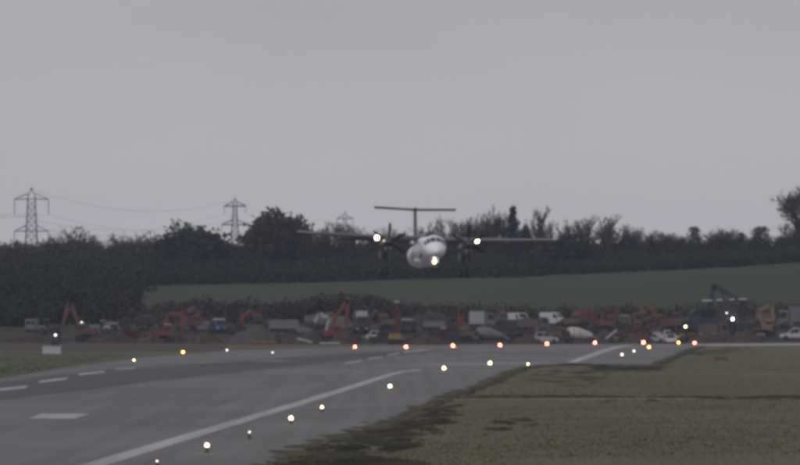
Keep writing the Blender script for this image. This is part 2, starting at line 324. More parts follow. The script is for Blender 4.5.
def grow(seed, H=14, trunk=.3, nb=(5, 4, 4, 4), spread=.75, up=.25, twigw=.07, leaf=0, leafs=.4, ls=.62):
    r = random.Random(seed); tb = MB(); tw = MB(); tips = []
    def seg(p, d, ln, rad, lv):
        q = p
        steps = 3 if lv < 2 else 2
        pts = [p]
        for i in range(steps):
            d = (d+Vector((r.gauss(0, .13), r.gauss(0, .13), r.gauss(0, .06)+up*.12))).normalized(); q = q+d*ln/steps; pts.append(q)
        for i in range(steps):
            r0 = rad*(1-.45*i/steps); r1 = rad*(1-.45*(i+1)/steps)
            if lv < 3: tb.tube(pts[i], pts[i+1], r0, r1, 6 if lv == 0 else 4, False)
            else:
                a = Vector((r.gauss(0, 1), r.gauss(0, 1), r.gauss(0, 1))).cross(d).normalized()*max(twigw*(1-.3*i), .02)
                tw.add([pts[i]-a, pts[i]+a, pts[i+1]+a*.6, pts[i+1]-a*.6], [(0, 1, 2, 3)])
        if lv >= 3: tips.append(q)
        if lv < len(nb):
            for k in range(nb[lv]):
                t = r.uniform(.35, 1) if lv else r.uniform(.55, 1); i = min(int(t*steps), steps-1); f = t*steps-i
                s = pts[i].lerp(pts[i+1], f)
                ang = 2*math.pi*(k/nb[lv])+r.uniform(-.6, .6); sp = spread*r.uniform(.6, 1.3)
                o = d.orthogonal().normalized(); o.rotate(Matrix.Rotation(ang, 3, d))
                nd = (d+o*sp+Vector((0, 0, up))).normalized()
                seg(s, nd, ln*ls*r.uniform(.75, 1.2), rad*.5, lv+1)
    seg(Vector((0, 0, -.3)), Vector((0, 0, 1)), H*trunk, H*.02, 0)
    V = np.array(tw.V); k = 1
    lv, lf = [], []
    if leaf:
        P = np.repeat(np.array([tuple(t) for t in tips]), leaf, 0); P = P+rng.normal(0, .42, P.shape); 
        lv, lf = tri_cards(P, leafs)
    tw.add(lv, lf); k = H/float(np.percentile(np.array(tw.V)[:, 2], 99.85)); tb.V = [(x*k, y*k, z*k) for x, y, z in tb.V]; tw.V = [(x*k, y*k, z*k) for x, y, z in tw.V]
    wid = np.percentile(np.abs(np.array(tw.V)[:, 0]), 97)*2
    return tb, tw, H, wid
def cone_tree(seed, H=14, wid=4.5, tiers=26, pine=False):
    r = random.Random(seed); tb = MB(); tb.tube((0, 0, -.3), (0, 0, H*.95), .22, .04, 6, False); P = []
    for i in range(tiers):
        t = i/tiers; z = H*(.08+.9*t); rad = wid/2*(1-t)**1.15+.03
        if pine: rad = wid/2*(.35+.8*math.sin(math.pi*min(1, .25+.75*t)))*r.uniform(.7, 1.1)
        for k in range(9):
            a = r.uniform(0, 6.28); e = Vector((math.cos(a)*rad*r.uniform(.75, 1.12), math.sin(a)*rad*r.uniform(.75, 1.12), z-.15*rad))
            if k < 3: tb.tube((0, 0, z), e, .05, .02, 3, False)
            for j in range(22 if pine else 6+int(16*(1-t))):
                f = r.uniform(.25, 1); gs = .2 if pine else .05+.15*(1-t); P.append((e.x*f+r.gauss(0, gs), e.y*f+r.gauss(0, gs), z+(e.z-z)*f+r.gauss(0, .22)))
    tw = MB(); tw.add(*tri_cards(P, .38)); return tb, tw, H, wid
PROTO = {}
def proto(key, data, lm):
    tb, tw, H, wid = data
    PROTO[key] = (tb, tw, H, wid, lm, [None, None])
proto('bare_wide', grow(1, nb=(8, 5, 5, 4), spread=.95, up=.22, twigw=.045), twig_brown)
proto('bare_round', grow(2, nb=(7, 5, 5, 5), spread=.85, up=.3, trunk=.26, twigw=.05), twig_dark)
proto('bare_tall', grow(3, nb=(9, 5, 5, 5), spread=.6, up=.42, trunk=.42, ls=.54, twigw=.045), twig_brown)
proto('bare_fine', grow(4, nb=(9, 5, 5, 4), spread=.75, up=.35, trunk=.36, ls=.56, twigw=.04), twig_brown)
proto('dense_round', grow(5, nb=(7, 5, 4, 3), spread=.9, up=.2, trunk=.24, leaf=9, leafs=.5), leaf_brown)
proto('dense_open', grow(6, nb=(6, 4, 4, 3), spread=1.0, up=.15, trunk=.26, leaf=7, leafs=.5), leaf_dark)
proto('dense_tall', grow(8, nb=(8, 5, 4, 4), spread=.6, up=.42, trunk=.38, ls=.55, leaf=8, leafs=.45), leaf_dark)
proto('big_bare', grow(14, nb=(11, 6, 6, 5), spread=.85, up=.25, trunk=.4, ls=.55, twigw=.05), twig_brown)
proto('cypress', cone_tree(9), leaf_dark)
proto('pine', cone_tree(10, wid=6, tiers=16, pine=True), leaf_dark)
def tree(kind, px, top, wpx, Y, label, name='tree'):
    tb, tw, H, wid, lm, cache = PROTO[kind]
    x = X_at(px, Y); z0 = ground(x, Y); h = Z_at(top, Y)-z0; w = wpx*Y/FPX
    o = thing(name, label, 'tree', (x, Y, z0), random.uniform(0, 6.28), 'trees along the field edge')
    o.scale = (w/wid*1.45, w/wid*1.45, h/H)
    for i, (b, nm, m) in enumerate(((tb, 'trunk', bark), (tw, 'crown', lm))):
        if cache[i] is None: c = b.build(nm, m, o); cache[i] = c
        else:
            c = cache[i].copy(); COL.objects.link(c); c.parent = o
TREES = [
 ('bare_round', 46, 238, 18, 1230, 'low bare tree between the legs line of the nearest pylon and the brown bushy tree'),
 ('bare_fine', 88, 234, 24, 1240, 'fine bare tree on the right shoulder of the brown bushy tree'),
 ('bare_fine', 122, 233, 22, 1250, 'fine bare tree left of the low wide bare tree'),
 ('dense_open', 176, 229, 24, 1230, 'small thin leaved tree on the left shoulder of the open spreading tree'),
 ('bare_round', 232, 241, 12, 1225, 'small bare tree right at the foot of the middle pylon'),
 ('dense_open', 260, 224, 16, 1215, 'thin leaved tree on the left shoulder of the largest dense tree'),
 ('bare_wide', 318, 231, 26, 1230, 'low bare tree behind the left wing, right of the largest dense tree'),
 ('bare_round', 390, 229, 20, 1240, 'bare tree just right of the left propeller'),
 ('bare_tall', 443, 216, 18, 1250, 'slender bare tree below the tailplane, left of its right end'),
 ('bare_wide', 462, 217, 26, 1235, 'bare spreading tree between the tailplane end and the right engine'),
 ('bare_round', 482, 213, 24, 1230, 'bare tree between the right engine and the tall dense dark tree'),
 ('bare_tall', 553, 220, 18, 1240, 'slender bare tree right above the right wing tip'),
 ('bare_round', 602, 222, 24, 1235, 'bare tree in the gap between the tall bare pair'),
 ('bare_round', 624, 228, 22, 1230, 'bare tree on the right flank of the tall bare pair'),
 ('bare_wide', 641, 233, 22, 1235, 'low spreading bare tree left of the midway round tree'),
 ('bare_wide', 661, 233, 24, 1240, 'low spreading bare tree right of the midway round tree'),
 ('bare_round', 683, 233, 18, 1230, 'low bare tree directly left of the small dark evergreen'),
 ('bare_wide', 704, 233, 20, 1240, 'low bare tree directly right of the small dark evergreen'),
 ('bare_round', 724, 232, 20, 1230, 'low bare round tree left of the tiny dark evergreen'),
 ('bare_wide', 750, 231, 20, 1240, 'low bare tree between the tiny evergreen and the clumped pine'),
 ('bare_fine', 790, 222, 24, 1210, 'fine bare tree under the crown of the big edge tree'),
 ('bare_wide', 66, 226, 46, 1180, 'bare brown bushy tree just right of the nearest pylon'),
 ('bare_fine', 12, 240, 22, 1200, 'low bare tree below the nearest pylon, at the left frame edge'),
 ('bare_round', 108, 238, 26, 1210, 'small bare tree right of the brown bushy one'),
 ('bare_wide', 136, 231, 38, 1220, 'low wide bare tree halfway between the two nearer pylons'),
 ('bare_round', 158, 234, 26, 1240, 'narrow bare tree left of the open spreading tree'),
 ('dense_open', 193, 222, 40, 1210, 'open spreading tree with thin leaves left of the middle pylon'),
 ('bare_round', 215, 239, 14, 1215, 'small bare tree touching the middle pylon on its left'),
 ('bare_fine', 247, 240, 12, 1230, 'small bare tree touching the middle pylon on its right'),
 ('dense_round', 277, 210, 42, 1190, 'largest dense rounded brown tree, left of the aircraft wing tip'),
 ('dense_round', 302, 217, 34, 1200, 'lower right lobe tree beside the largest dense rounded tree'),
 ('bare_fine', 333, 222, 30, 1220, 'bare tree in front of the farthest pylon, left of it'),
 ('bare_fine', 353, 223, 28, 1210, 'bare tree in front of the farthest pylon, right of it'),
 ('bare_round', 378, 232, 28, 1230, 'small bare tree behind the left engine'),
 ('bare_fine', 402, 228, 26, 1230, 'thin bare tree behind the tail fin on the left'),
 ('bare_fine', 432, 226, 26, 1230, 'thin bare tree behind the cockpit roof'),
 ('bare_tall', 451, 219, 22, 1240, 'bare tree under the right end of the tailplane'),
 ('bare_round', 470, 215, 28, 1220, 'bare tree behind the right landing light'),
 ('bare_round', 497, 206, 20, 1200, 'tall dense dark tree just left of the pointed conifer'),
 ('bare_round', 487, 210, 18, 1215, 'tall dark tree second left of the pointed conifer'),
 ('cypress', 513, 204, 30, 1190, 'dark pointed conifer above the right wing'),
 ('dense_tall', 525, 224, 10, 1195, 'short dark tree tucked against the pointed conifer'),
 ('bare_tall', 540, 206, 25, 1220, 'tall bare rounded tree above the right wing tip'),
 ('dense_open', 565, 234, 34, 1180, 'low dark evergreen just off the right wing tip'),
 ('bare_fine', 575, 220, 24, 1260, 'pale bare tree behind the low evergreen by the wing tip'),
 ('bare_tall', 592, 215, 26, 1220, 'left of the pair of tall bare trees right of the wing tip'),
 ('bare_tall', 613, 214, 25, 1220, 'right of the pair of tall bare trees right of the wing tip'),
 ('bare_fine', 632, 224, 20, 1250, 'thin pale bare tree right of the tall bare pair'),
 ('bare_round', 650, 230, 26, 1220, 'low bare round tree midway along the right treeline'),
 ('bare_fine', 672, 231, 26, 1240, 'low fine bare tree left of the small dark evergreen'),
 ('pine', 694, 225, 15, 1200, 'small dark upright evergreen standing out of the right treeline'),
 ('bare_fine', 714, 229, 26, 1220, 'low bare tree right of the small dark evergreen'),
 ('bare_fine', 732, 228, 24, 1240, 'fine bare tree between the two dark evergreens on the right'),
 ('pine', 741, 231, 9, 1200, 'tiny dark evergreen left of the clumped pine'),
 ('pine', 761, 225, 22, 1200, 'clumped dark pine left of the big bare tree at the right edge'),
 ('bare_round', 778, 233, 20, 1210, 'small bare tree under the left side of the big edge tree'),
 ('big_bare', 803, 183, 38, 1150, 'big bare tree cut off by the right edge'),
]
for t in TREES: tree(*t)

# dense understorey of the wood, too thick to count
def mass(name, label, spots, m, leaf, per, twigs=0, twm=None):
    Vs, Fs = [], []; P = []
    for (x, Y, z, r, hz) in spots:
        k = int(per*random.uniform(.7, 1.3)); d = rng.normal(size=(k, 3)); d /= np.linalg.norm(d, axis=1)[:, None]
        rad = rng.uniform(.55, 1.05, (k, 1)); q = d*rad*np.array([r, r, hz])*(1+.25*np.sin(d[:, :1]*5+d[:, 2:]*7)); P.append(q+np.array([x, Y, z]))
    P = np.concatenate(P); V, F = tri_cards(P, leaf)
    o = link_mesh(name, V, F, m); return tag(o, label, 'woodland' if 'wood' in name else 'scrub', None, 'stuff')
def topline(px): return float(np.interp(px, [-40, 0, 40, 90, 105, 150, 175, 220, 250, 320, 360, 400, 480, 560, 580, 640, 700, 780, 800, 840], [245, 244, 243, 242, 245, 241, 242, 246, 242, 240, 241, 242, 240, 239, 241, 243, 242, 239, 234, 232]))
sp = []
for px in np.arange(-40, 842, 4.0):
    for row in range(5):
        Y = 1165+row*22+random.uniform(-8, 8); p = px+random.uniform(-4, 4); x = X_at(p, Y); g = ground(x, Y)
        ztop = Z_at(topline(p)+3+2.5*math.sin(p*.23)+1.8*math.sin(p*.61+1)+random.uniform(-2, 6), Y); r = random.uniform(1.8, 3.2)
        lim = g+1.5+(ztop-g-1.5)*(.35+.65*row/4 if row < 3 else 1)
        z = g+1.2
        while z < lim-1.2: sp.append((x+random.uniform(-1.5, 1.5), Y, z, r, random.uniform(1.6, 2.6))); z += random.uniform(2.6, 3.8)
        sp.append((x, Y, lim-1.8, r*.8, 1.9))
for px in np.arange(-44, 850, 2.6):
    Y = 1300+random.uniform(-8, 8); x = X_at(px, Y); g = ground(x, Y); lim = Z_at(topline(px)+3+random.uniform(0, 6), Y); z = g+4
    while z < lim: sp.append((x, Y, z, 2.6, 1.9)); z += 2.6
mass('woodland', 'dark mass of woodland along the top of the field', sp, leaf_dark, .75, 95)
sp = []
for i in range(620):                         # wooded slope filling the left side
    px = random.uniform(-60, 150); Y = random.uniform(735, 1170); edge = np.interp(Y, [735, 900, 1170], [128, 138, 150])
    if px > edge+random.uniform(-48, 10): continue
    x = X_at(px, Y); g = ground(x, Y); r = random.uniform(2, 3.8); hz = random.uniform(1.8, 3.6)
    hh = np.interp(Y, [735, 900, 1170], [2, 6, 9])*random.uniform(.6, 1.1)
    z = g+1
    while z < g+hh: sp.append((x, Y, z, r, hz)); z += 2.8
mass('woodland', 'dark wooded slope filling the left side behind the diggers', sp, leaf_dark, .8, 80)
sp = []
for i in range(150):
    px = random.gauss(345, 62); Y = random.uniform(752, 800); x = X_at(px, Y); g = ground(x, Y)
    top = 296+abs(px-350)*.09+random.uniform(0, 9); h = max(1.5, Z_at(top, Y)-g)
    z = g+.8
    while z < g+h-.6: sp.append((x, Y, z, random.uniform(1.6, 2.8), random.uniform(1.3, 2))); z += 2.0
for i in range(110):
    px = random.uniform(120, 320); Y = random.uniform(760, 840); x = X_at(px, Y); g = ground(x, Y)
    h = max(.8, Z_at(304+random.uniform(-4, 8)-max(0, 150-px)*.2, Y)-g)*random.uniform(.5, 1); z = g+.5
    while z < g+h: sp.append((x, Y, z, random.uniform(1.6, 3), random.uniform(1, 1.6))); z += 1.8
mass('scrub', 'dark scrub behind the machines in the middle', sp, twig_dark, .6, 80)
sp = []
for i in range(420):
    px = random.uniform(120, 820); Y = random.uniform(738, 778); x = X_at(px, Y); g = ground(x, Y)
    hh = random.uniform(.8, 2.2)*(1.25 if px < 560 else .9); sp.append((x, Y, g+.5, random.uniform(1.2, 2.6), hh))
mass('scrub', 'low brown weeds along the back of the works', sp, twig_dark, .45, 60)

# ------------------------------------------------------------------ pylons and wires
steel = mat('galvanised_steel', (.07, .07, .08), .6, .15, .4, metal=.2)
def pylon(px, top, arms, hw_top, hw_base, Y, label, insul):
    x = X_at(px, Y); g = ground(x, Y); t = thing('pylon', label, 'pylon', (x, Y, g), 0, 'pylons of the power line')
    H = Z_at(top, Y)-g; th = .16*(Y/1900)**(2.6 if Y < 2600 else 1.0)
    zt = Z_at(arms[0][0], Y)-g+1.2
    def hw(z): return hw_base+(hw_top-hw_base)*min(1, z/zt)**.6
    for sx in (-1, 1):
        for sy in (-1, 1):
            b = MB(); zz = 0
            while zz < zt-.1:
                z2 = min(zz+6, zt); b.tube((sx*hw(zz), sy*hw(zz), zz), (sx*hw(z2), sy*hw(z2), z2), th*1.1, n=4); zz = z2
            b.build('leg', steel, t)
    b = MB(); z = 2
    while z < zt-3:
        a, c = hw(z), hw(z+3.4)
        for s in (-1, 1):
            for sy in (-1, 1):
                b.tube((s*a, sy*a, z), (-s*c, sy*c, z+3.4), th*.55, n=3); b.tube((sy*a, s*a, z), (sy*c, -s*c, z+3.4), th*.55, n=3)
            b.tube((-a, s*a, z), (a, s*a, z), th*.55, n=3)
        z += 3.4
    b.build('bracing', steel, t)
    b = MB()
    for sx in (-1, 1):
        for sy in (-1, 1): b.tube((sx*hw_top, sy*hw_top, zt), (0, 0, H), th, n=4)
    b.build('peak', steel, t); b = MB(); b.box(-.5, .5, -.5, .5, H-.4, H+.5); b.build('peak_cap', steel, t)
    ends = []
    for py, half in arms:
        za = Z_at(py, Y)-g; ww = half*Y/FPX; b = MB(); h = hw(za)
        for s in (-1, 1):
            for sy in (-1, 1):
                b.tube((s*h, sy*h, za), (s*ww, 0, za-.1), th*1.3, n=4); b.tube((s*h, sy*h, za+min(2.6, H-za-.2)), (s*ww, 0, za), th, n=4)
        b.box(-h, h, -h, h, za-.15, za+.15); b.build('crossarm', steel, t)
        for s in (-1, 1):
            i = MB(); 
            for k in range(9): i.tube((s*ww, 0, za-.2-insul*k/9), (s*ww, 0, za-.2-insul*(k+.8)/9), .16, .26, 6)
            i.build('insulator', steel, t); ends.append(Vector((x+s*ww, Y, g+za-.2-insul)))
    ends.append(Vector((x, Y, g+H))); return ends
e1 = pylon(31.5, 189, [(199, 17), (231, 17)], 1.7, 4.6, 1900, 'nearest and largest lattice pylon at the left', 7.2)
e2 = pylon(235, 199, [(206, 10.8), (224.5, 13.4)], 1.0, 5.2, 2400, 'middle lattice pylon with two crossarms left of the big tree', 4.2)
e3 = pylon(345, 212, [(218.5, 8), (229, 9.5)], 1.0, 5, 2950, 'farthest lattice pylon rising behind bare trees left of the tail', 4)
wmat = mat('cable', (.1, .1, .11), .5, .1)
def wire(a, b, sag, label):
    m = MB(); n = 16; P = [a.lerp(b, i/n)-Vector((0, 0, sag*4*(i/n)*(1-i/n))) for i in range(n+1)]
    for i in range(n): m.tube(P[i], P[i+1], .055, n=4, cap=False)
    tag(m.build('power_cable', wmat), label, 'cable', 'power line cables')
nm = ['upper left', 'upper right', 'lower left', 'lower right', 'topmost earth']
for i in range(5):
    if i != 4: wire(e1[i], e1[i]+Vector((-190, -260, -2)), 5, f'{nm[i]} overhead cable leaving the nearest pylon towards the left edge')
    wire(e1[i], e2[i], 9, f'{nm[i]} overhead cable between the nearest and the middle pylon')
    wire(e2[i], e3[i], 9, f'{nm[i]} overhead cable between the middle and the farthest pylon')

# ------------------------------------------------------------------ aircraft
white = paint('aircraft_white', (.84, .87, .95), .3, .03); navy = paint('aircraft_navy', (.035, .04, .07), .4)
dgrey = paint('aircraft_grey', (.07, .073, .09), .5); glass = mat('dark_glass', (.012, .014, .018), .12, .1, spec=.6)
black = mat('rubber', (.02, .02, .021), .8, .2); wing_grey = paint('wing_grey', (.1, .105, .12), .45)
silver = paint('bare_metal', (.42, .42, .45), .35)
land = mat('landing_light', (1, 1, .95), .2, 0, emit=((1, .78, .5), 40))
AY = 441.0
A = thing('airliner', 'white twin propeller high-wing airliner landing with lights on', 'airplane', (X_at(425.5, AY), AY, Z_at(239.5, AY)-1.45))
A.rotation_euler = (R(-1.7), R(-2.2), R(-90+4.6))
def ell(x, cy, cz, ry, rz, n=24): return [(x, cy+ry*math.cos(2*math.pi*k/n), cz+rz*math.sin(2*math.pi*k/n)) for k in range(n)]
fus = MB(); rr = 1.345
st = [(14.15, -.62, .06, .06), (14.0, -.6, .34, .3), (13.6, -.55, .66, .55), (13.0, -.43, .94, .8), (12.3, -.26, 1.13, 1.03), (11.5, -.1, 1.26, 1.22), (10.6, 0, 1.33, 1.33), (9.5, 0, rr, rr), (4, 0, rr, rr), (0, 0, rr, rr), (-6, 0, rr, rr), (-9, .06, 1.3, 1.29), (-11.5, .28, 1.1, 1.06), (-14, .58, .76, .76), (-16, .82, .42, .46), (-17.2, .95, .15, .2)]
fus.loft([ell(x, 0, cz, ry, rz) for x, cz, ry, rz in st]); fus.build('fuselage', white, A, True)
b = MB(); b.loft([ell(x, 0, -.95+dz, ry, rz, 16) for x, ry, rz, dz in ((4.5, .2, .1, .2), (3.4, 1.0, .5, .05), (0, 1.3, .62, 0), (-3.4, 1.0, .5, .05), (-4.6, .2, .1, .2))]); b.build('belly_fairing', white, A, True)
# cockpit glazing: six panes lying on the nose skin
def skin(x, ang, off):
    for i in range(len(st)-1):
        if st[i][0] >= x >= st[i+1][0]:
            t = (st[i][0]-x)/(st[i][0]-st[i+1][0]); cz, ry, rz = [st[i][j]+(st[i+1][j]-st[i][j])*t for j in (1, 2, 3)]
            return (x+off*.4, (ry+off)*math.cos(R(ang)), cz+(rz+off)*math.sin(R(ang)))
for a0, a1, x0, x1 in ((92, 118, 12.75, 11.75), (62, 88, 12.75, 11.75), (121, 142, 12.65, 11.6), (38, 59, 12.65, 11.6), (145, 160, 12.4, 11.3), (20, 35, 12.4, 11.3)):
    g = MB(); V = []
    for i in range(4):
        for j in range(4): V.append(skin(x0+(x1-x0)*i/3, a0+(a1-a0)*j/3, .025))
    g.add(V, [(i*4+j, i*4+j+1, i*4+j+5, i*4+j+4) for i in range(3) for j in range(3)]); g.build('cockpit_window', glass, A, True)
for s, ang in ((1, 14), (-1, 166)):
    for k in range(18):
        x = 8.2-k*.92
        if -1.5 < x < -.9: continue
        g = MB(); V = [skin(x+dx, ang+da, .012) for dx, da in ((.14, -9), (.14, 9), (-.14, 9), (-.14, -9))]; g.add(V, [(0, 1, 2, 3)]); g.build('cabin_window', glass, A)
    g = MB(); V = [skin(x, a, .01) for x, a in ((10.0, -35*s if s > 0 else 215), (10.0, 28 if s > 0 else 152), (9.25, 28 if s > 0 else 152), (9.25, -35 if s > 0 else 215))]
    g.add(V, [(0, 1, 2, 3)]); g.build('door', dgrey, A)
g = MB(); V = []
for i in range(12):                             # dark blue swoosh running back along the starboard flank
    x = 9.0-i*.7
    V += [skin(x, 200+i*2.6, .008), skin(x, 212+i*4, .008)]
g.add(V, [(2*i, 2*i+1, 2*i+3, 2*i+2) for i in range(11)]); g.build('livery_stripe', navy, A)
def wing_rings(yt, pts):
    out = []
    for y, xle, ch, z, th in pts:
        out.append([(xle-ch*c, yt*y, z+th*ch*t) for c, t in ((0, 0), (.04, .5), (.2, .85), (.5, .8), (.8, .35), (1, 0), (.8, -.1), (.5, -.35), (.2, -.45), (.04, -.3))])
    return out
for s in (1, -1):
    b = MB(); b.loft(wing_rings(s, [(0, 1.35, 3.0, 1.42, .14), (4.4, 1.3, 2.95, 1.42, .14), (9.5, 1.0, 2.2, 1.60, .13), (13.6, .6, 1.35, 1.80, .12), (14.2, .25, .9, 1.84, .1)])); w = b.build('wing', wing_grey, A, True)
    b = MB()
    for (y0, y1, x0) in ((1.5, 3.6, -1.5), (5.3, 9.5, -1.35)): 
        b.loft([[(x0, s*y, 1.35+(.1 if y > 9 else 0)), (x0-.9, s*y, 1.16+(.15 if y > 9 else 0)), (x0-.95, s*y, 1.21+(.15 if y > 9 else 0)), (x0-.05, s*y, 1.5+(.1 if y > 9 else 0))] for y in (y0, y1)])
    b.build('flap', wing_grey, w)
    b = MB(); b.loft([[(x_+.012, s*y_, z_+.02), (x_-.02, s*y_, z_+.08), (x_-.2, s*y_, z_+.14), (x_-.2, s*y_, z_+.02)] for y_, x_, z_ in (((5.9, 1.22, 1.473), (9.5, 1.0, 1.60), (13.6, .6, 1.80), (14.2, .27, 1.84)) if s > 0 else ((12.4, .72, 1.742), (13.6, .6, 1.80), (14.2, .27, 1.84)))]); b.build('leading_edge', paint('leading_edge', (.3, .3, .33)), w)
    b = MB(); b.box(.2, .34, s*14.18-.06, s*14.18+.06, 1.8, 1.92); b.build('tip_light', silver, w)
    # nacelle, propeller, main gear
    y = s*4.4
    b = MB(); b.loft([ell(x, y, cz, ry, rz, 16) for x, cz, ry, rz in ((3.75, .82, .36, .4), (3.5, .8, .48, .55), (2.6, .74, .56, .72), (1, .68, .6, .82), (-1.5, .62, .58, .8), (-3.2, .85, .45, .55), (-4.6, 1.15, .2, .25), (-5.0, 1.22, .05, .06))]); nac = b.build('nacelle', navy, A, True)
    b = MB(); b.loft([ell(x, y, cz, ry, rz, 14) for x, cz, ry, rz in ((3.68, .2, .3, .16), (3.3, .16, .36, .22), (2.6, .12, .36, .24), (1.8, .2, .2, .14))]); b.build('air_intake', silver, nac, True)
    b = MB(); b.loft([ell(x, y, .85, r_, r_, 12) for x, r_ in ((4.5, .03), (4.35, .16), (4.1, .27), (3.78, .33))]); spn = b.build('spinner', dgrey, A, True)
    for k in range(6):
        a = 2*math.pi*k/6+math.pi/2+.05*s; b = MB(); dr = Vector((0, math.cos(a), math.sin(a))); tn = Vector((0, -math.sin(a), math.cos(a))); rings = []
        for r_, c_, tw in ((.25, .18, 55), (.8, .34, 45), (1.4, .38, 32), (1.85, .32, 24), (2.05, .18, 20)):
            cd = tn*math.cos(R(tw))+Vector((1, 0, 0))*math.sin(R(tw)); nd = dr.cross(cd)
            c0 = Vector((4.02, y, .85))+dr*r_
            rings.append([c0+cd*c_/2, c0+nd*.035, c0-cd*c_/2, c0-nd*.035])
        b.loft(rings); b.build('propeller_blade', black, A)
    gx, gz = -1.4, -2.08
    b = MB(); b.tube((gx, y, .3), (gx, y, gz), .12, .1, 10); b.tube((gx-1.0, y, .1), (gx, y, gz+.6), .07, .06, 8); b.tube((gx, y-.42, gz), (gx, y+.42, gz), .07, n=8); gear = b.build('main_gear', dgrey, A)
    for q in (-1, 1):
        b = MB(); b.tube((gx, y+q*.2, gz), (gx, y+q*.46, gz), .46, .46, 18); wl = b.build('wheel', black, gear)
        b = MB(); b.tube((gx, y+q*.3, gz), (gx, y+q*.475, gz), .22, n=12); b.build('wheel_hub', silver, gear)
    for q in (-1, 1):
        b = MB(); b.box(gx-.9, gx+1.0, y+q*.52-.02, y+q*.52+.02, -.75, .15); b.build('gear_door', navy, gear)
    # landing light in the wing leading edge, outboard of the nacelle
    b = MB(); b.tube((1.28, s*5.52, 1.40), (1.46, s*5.52, 1.40), .26, .26, 12); h = b.build('light_housing', silver, w)
    b = MB(); b.loft([ell(x, s*5.52, 1.40, r_, r_, 12) for x, r_ in ((1.462, .2), (1.52, .16), (1.55, .06))]); b.build('landing_light', land, w)
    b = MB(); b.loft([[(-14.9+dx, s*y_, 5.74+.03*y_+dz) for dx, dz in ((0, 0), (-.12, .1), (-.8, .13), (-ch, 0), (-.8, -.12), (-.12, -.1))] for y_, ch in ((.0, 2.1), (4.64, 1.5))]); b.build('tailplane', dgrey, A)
b = MB(); b.loft([[(x0, 0, z), (x0-.4, .17*k, z), (x0-ch*.45, .2*k, z), (x0-ch, .02, z), (x0-ch*.45, -.2*k, z), (x0-.4, -.17*k, z)] for x0, ch, z, k in ((-9.5, 7.2, 1.1, .7), (-12.0, 4.9, 2.0, .9), (-13.4, 3.8, 3.6, .85), (-14.6, 2.8, 5.7, .75))]); b.build('tail_fin', dgrey, A)
b = MB(); b.loft([ell(x, 0, 5.78, r_, r_*1.0, 12) for x, r_ in ((-14.2, .04), (-14.6, .2), (-16, .24), (-17.3, .05))]); b.build('fin_bullet', dgrey, A, True)
b = MB(); b.loft([ell(x, 0, 1.2, ry, rz, 16) for x, ry, rz in ((3.2, .1, .1), (2.2, .9, .42), (0, 1.15, .5), (-2.5, .9, .4), (-4, .1, .1))]); b.build('wing_root_fairing', white, A, True)
b = MB(); b.tube((11.4, 0, -1.0), (11.5, 0, -2.28), .08, .07, 8); b.tube((10.6, 0, -1.1), (11.45, 0, -1.8), .05, n=6); ng = b.build('nose_gear', dgrey, A)
for q in (-1, 1):
    b = MB(); b.tube((11.5, q*.12, -2.28), (11.5, q*.3, -2.28), .28, n=14); b.build('wheel', black, ng)
    b = MB(); b.box(10.7, 11.9, q*.36-.02, q*.36+.02, -1.65, -1.1); b.build('gear_door', white, ng)
b = MB(); b.loft([ell(x, 0, -1.62, r_, r_, 12) for x, r_ in ((11.56, .13), (11.66, .13), (11.72, .08), (11.75, .03))]); b.build('taxi_light', land, ng)

# ------------------------------------------------------------------ airfield lights
pole = mat('lamp_metal', (.06, .06, .055), .6, .2); yel = paint('lamp_stem', (.06, .055, .045))
LENS = {'red': mat('lens_red', (.6, .05, .04), .2, 0, emit=((1, .09, .055), 95)), 'white': mat('lens_white', (1, .95, .85), .2, 0, emit=((1, .72, .42), 20)),
        'amber': mat('lens_amber', (.9, .5, .1), .2, 0, emit=((1, .45, .1), 22)), 'faint': mat('lens_faint', (1, .95, .85), .2, 0, emit=((1, .75, .66), 7))}
def lamp(px, py, kind, r, label, name, grp, h=.27):
    x, Y = G(px, py, h); t = thing(name, label, 'runway light', (x, Y, .0), 0, grp)
    b = MB(); b.tube((0, 0, -.01), (0, 0, .06), .13, .11, 12); b.build('base', pole, t)
    b = MB(); b.tube((0, 0, .06), (0, 0, max(.07, h-r)), .04, .04, 8); b.build('stem', yel, t)
    r *= .62 if kind == 'white' else .74
    b = MB(); b.loft([ell_z(h+dz*r, rr_*r) for dz, rr_ in ((-.8, .85), (-.4, 1), (.2, .95), (.7, .65), (1, .1))]); b.build('lens', LENS[kind], t, True)
def ell_z(z, r, n=12): return [(r*math.cos(2*math.pi*k/n), r*math.sin(2*math.pi*k/n), z) for k in range(n)]
EL, ER, EY = 'white runway edge lights', 'red lights across the runway end', 'small pavement lights'
for px, py, r, lb in ((207, 445, .085, 'white runway edge light nearest the camera, beside the long white line'), (291, 418, .1, 'second white runway edge light from the bottom, beside the long white line'),
        (390, 386, .12, 'white runway edge light near the far end of the long white line'), (444, 368, .16, 'white runway edge light at the left end of the thin cross line'), (490, 363, .17, 'white runway edge light over the middle of the thin cross line')):
    lamp(px, py, 'white', r, lb, 'runway_edge_light', EL)
for px, py, r, k, lb in ((355, 346.8, .15, 'red', 'red runway end light farthest left, below the dark lorry'), (406, 346.8, .2, 'red', 'red runway end light at the foot of the upright red mast'), (453, 345.6, .2, 'red', 'red runway end light below the dark blue pickup'),
        (500, 345, .2, 'red', 'red runway end light in front of the grey mixer drum'), (547, 343.6, .2, 'red', 'red runway end light in front of the silver white hatchback'), (595, 342.6, .2, 'red', 'red runway end light at the right end of the cream mixer drum'),
        (643.5, 342.3, .24, 'red', 'red runway end light with an amber one at its foot'), (690, 340.3, .26, 'red', 'upper of the two red lights at the far right end'), (694.5, 342.8, .18, 'red', 'lower of the two red lights at the far right end')):
    lamp(px, py, k, r, lb, 'runway_end_light', ER)
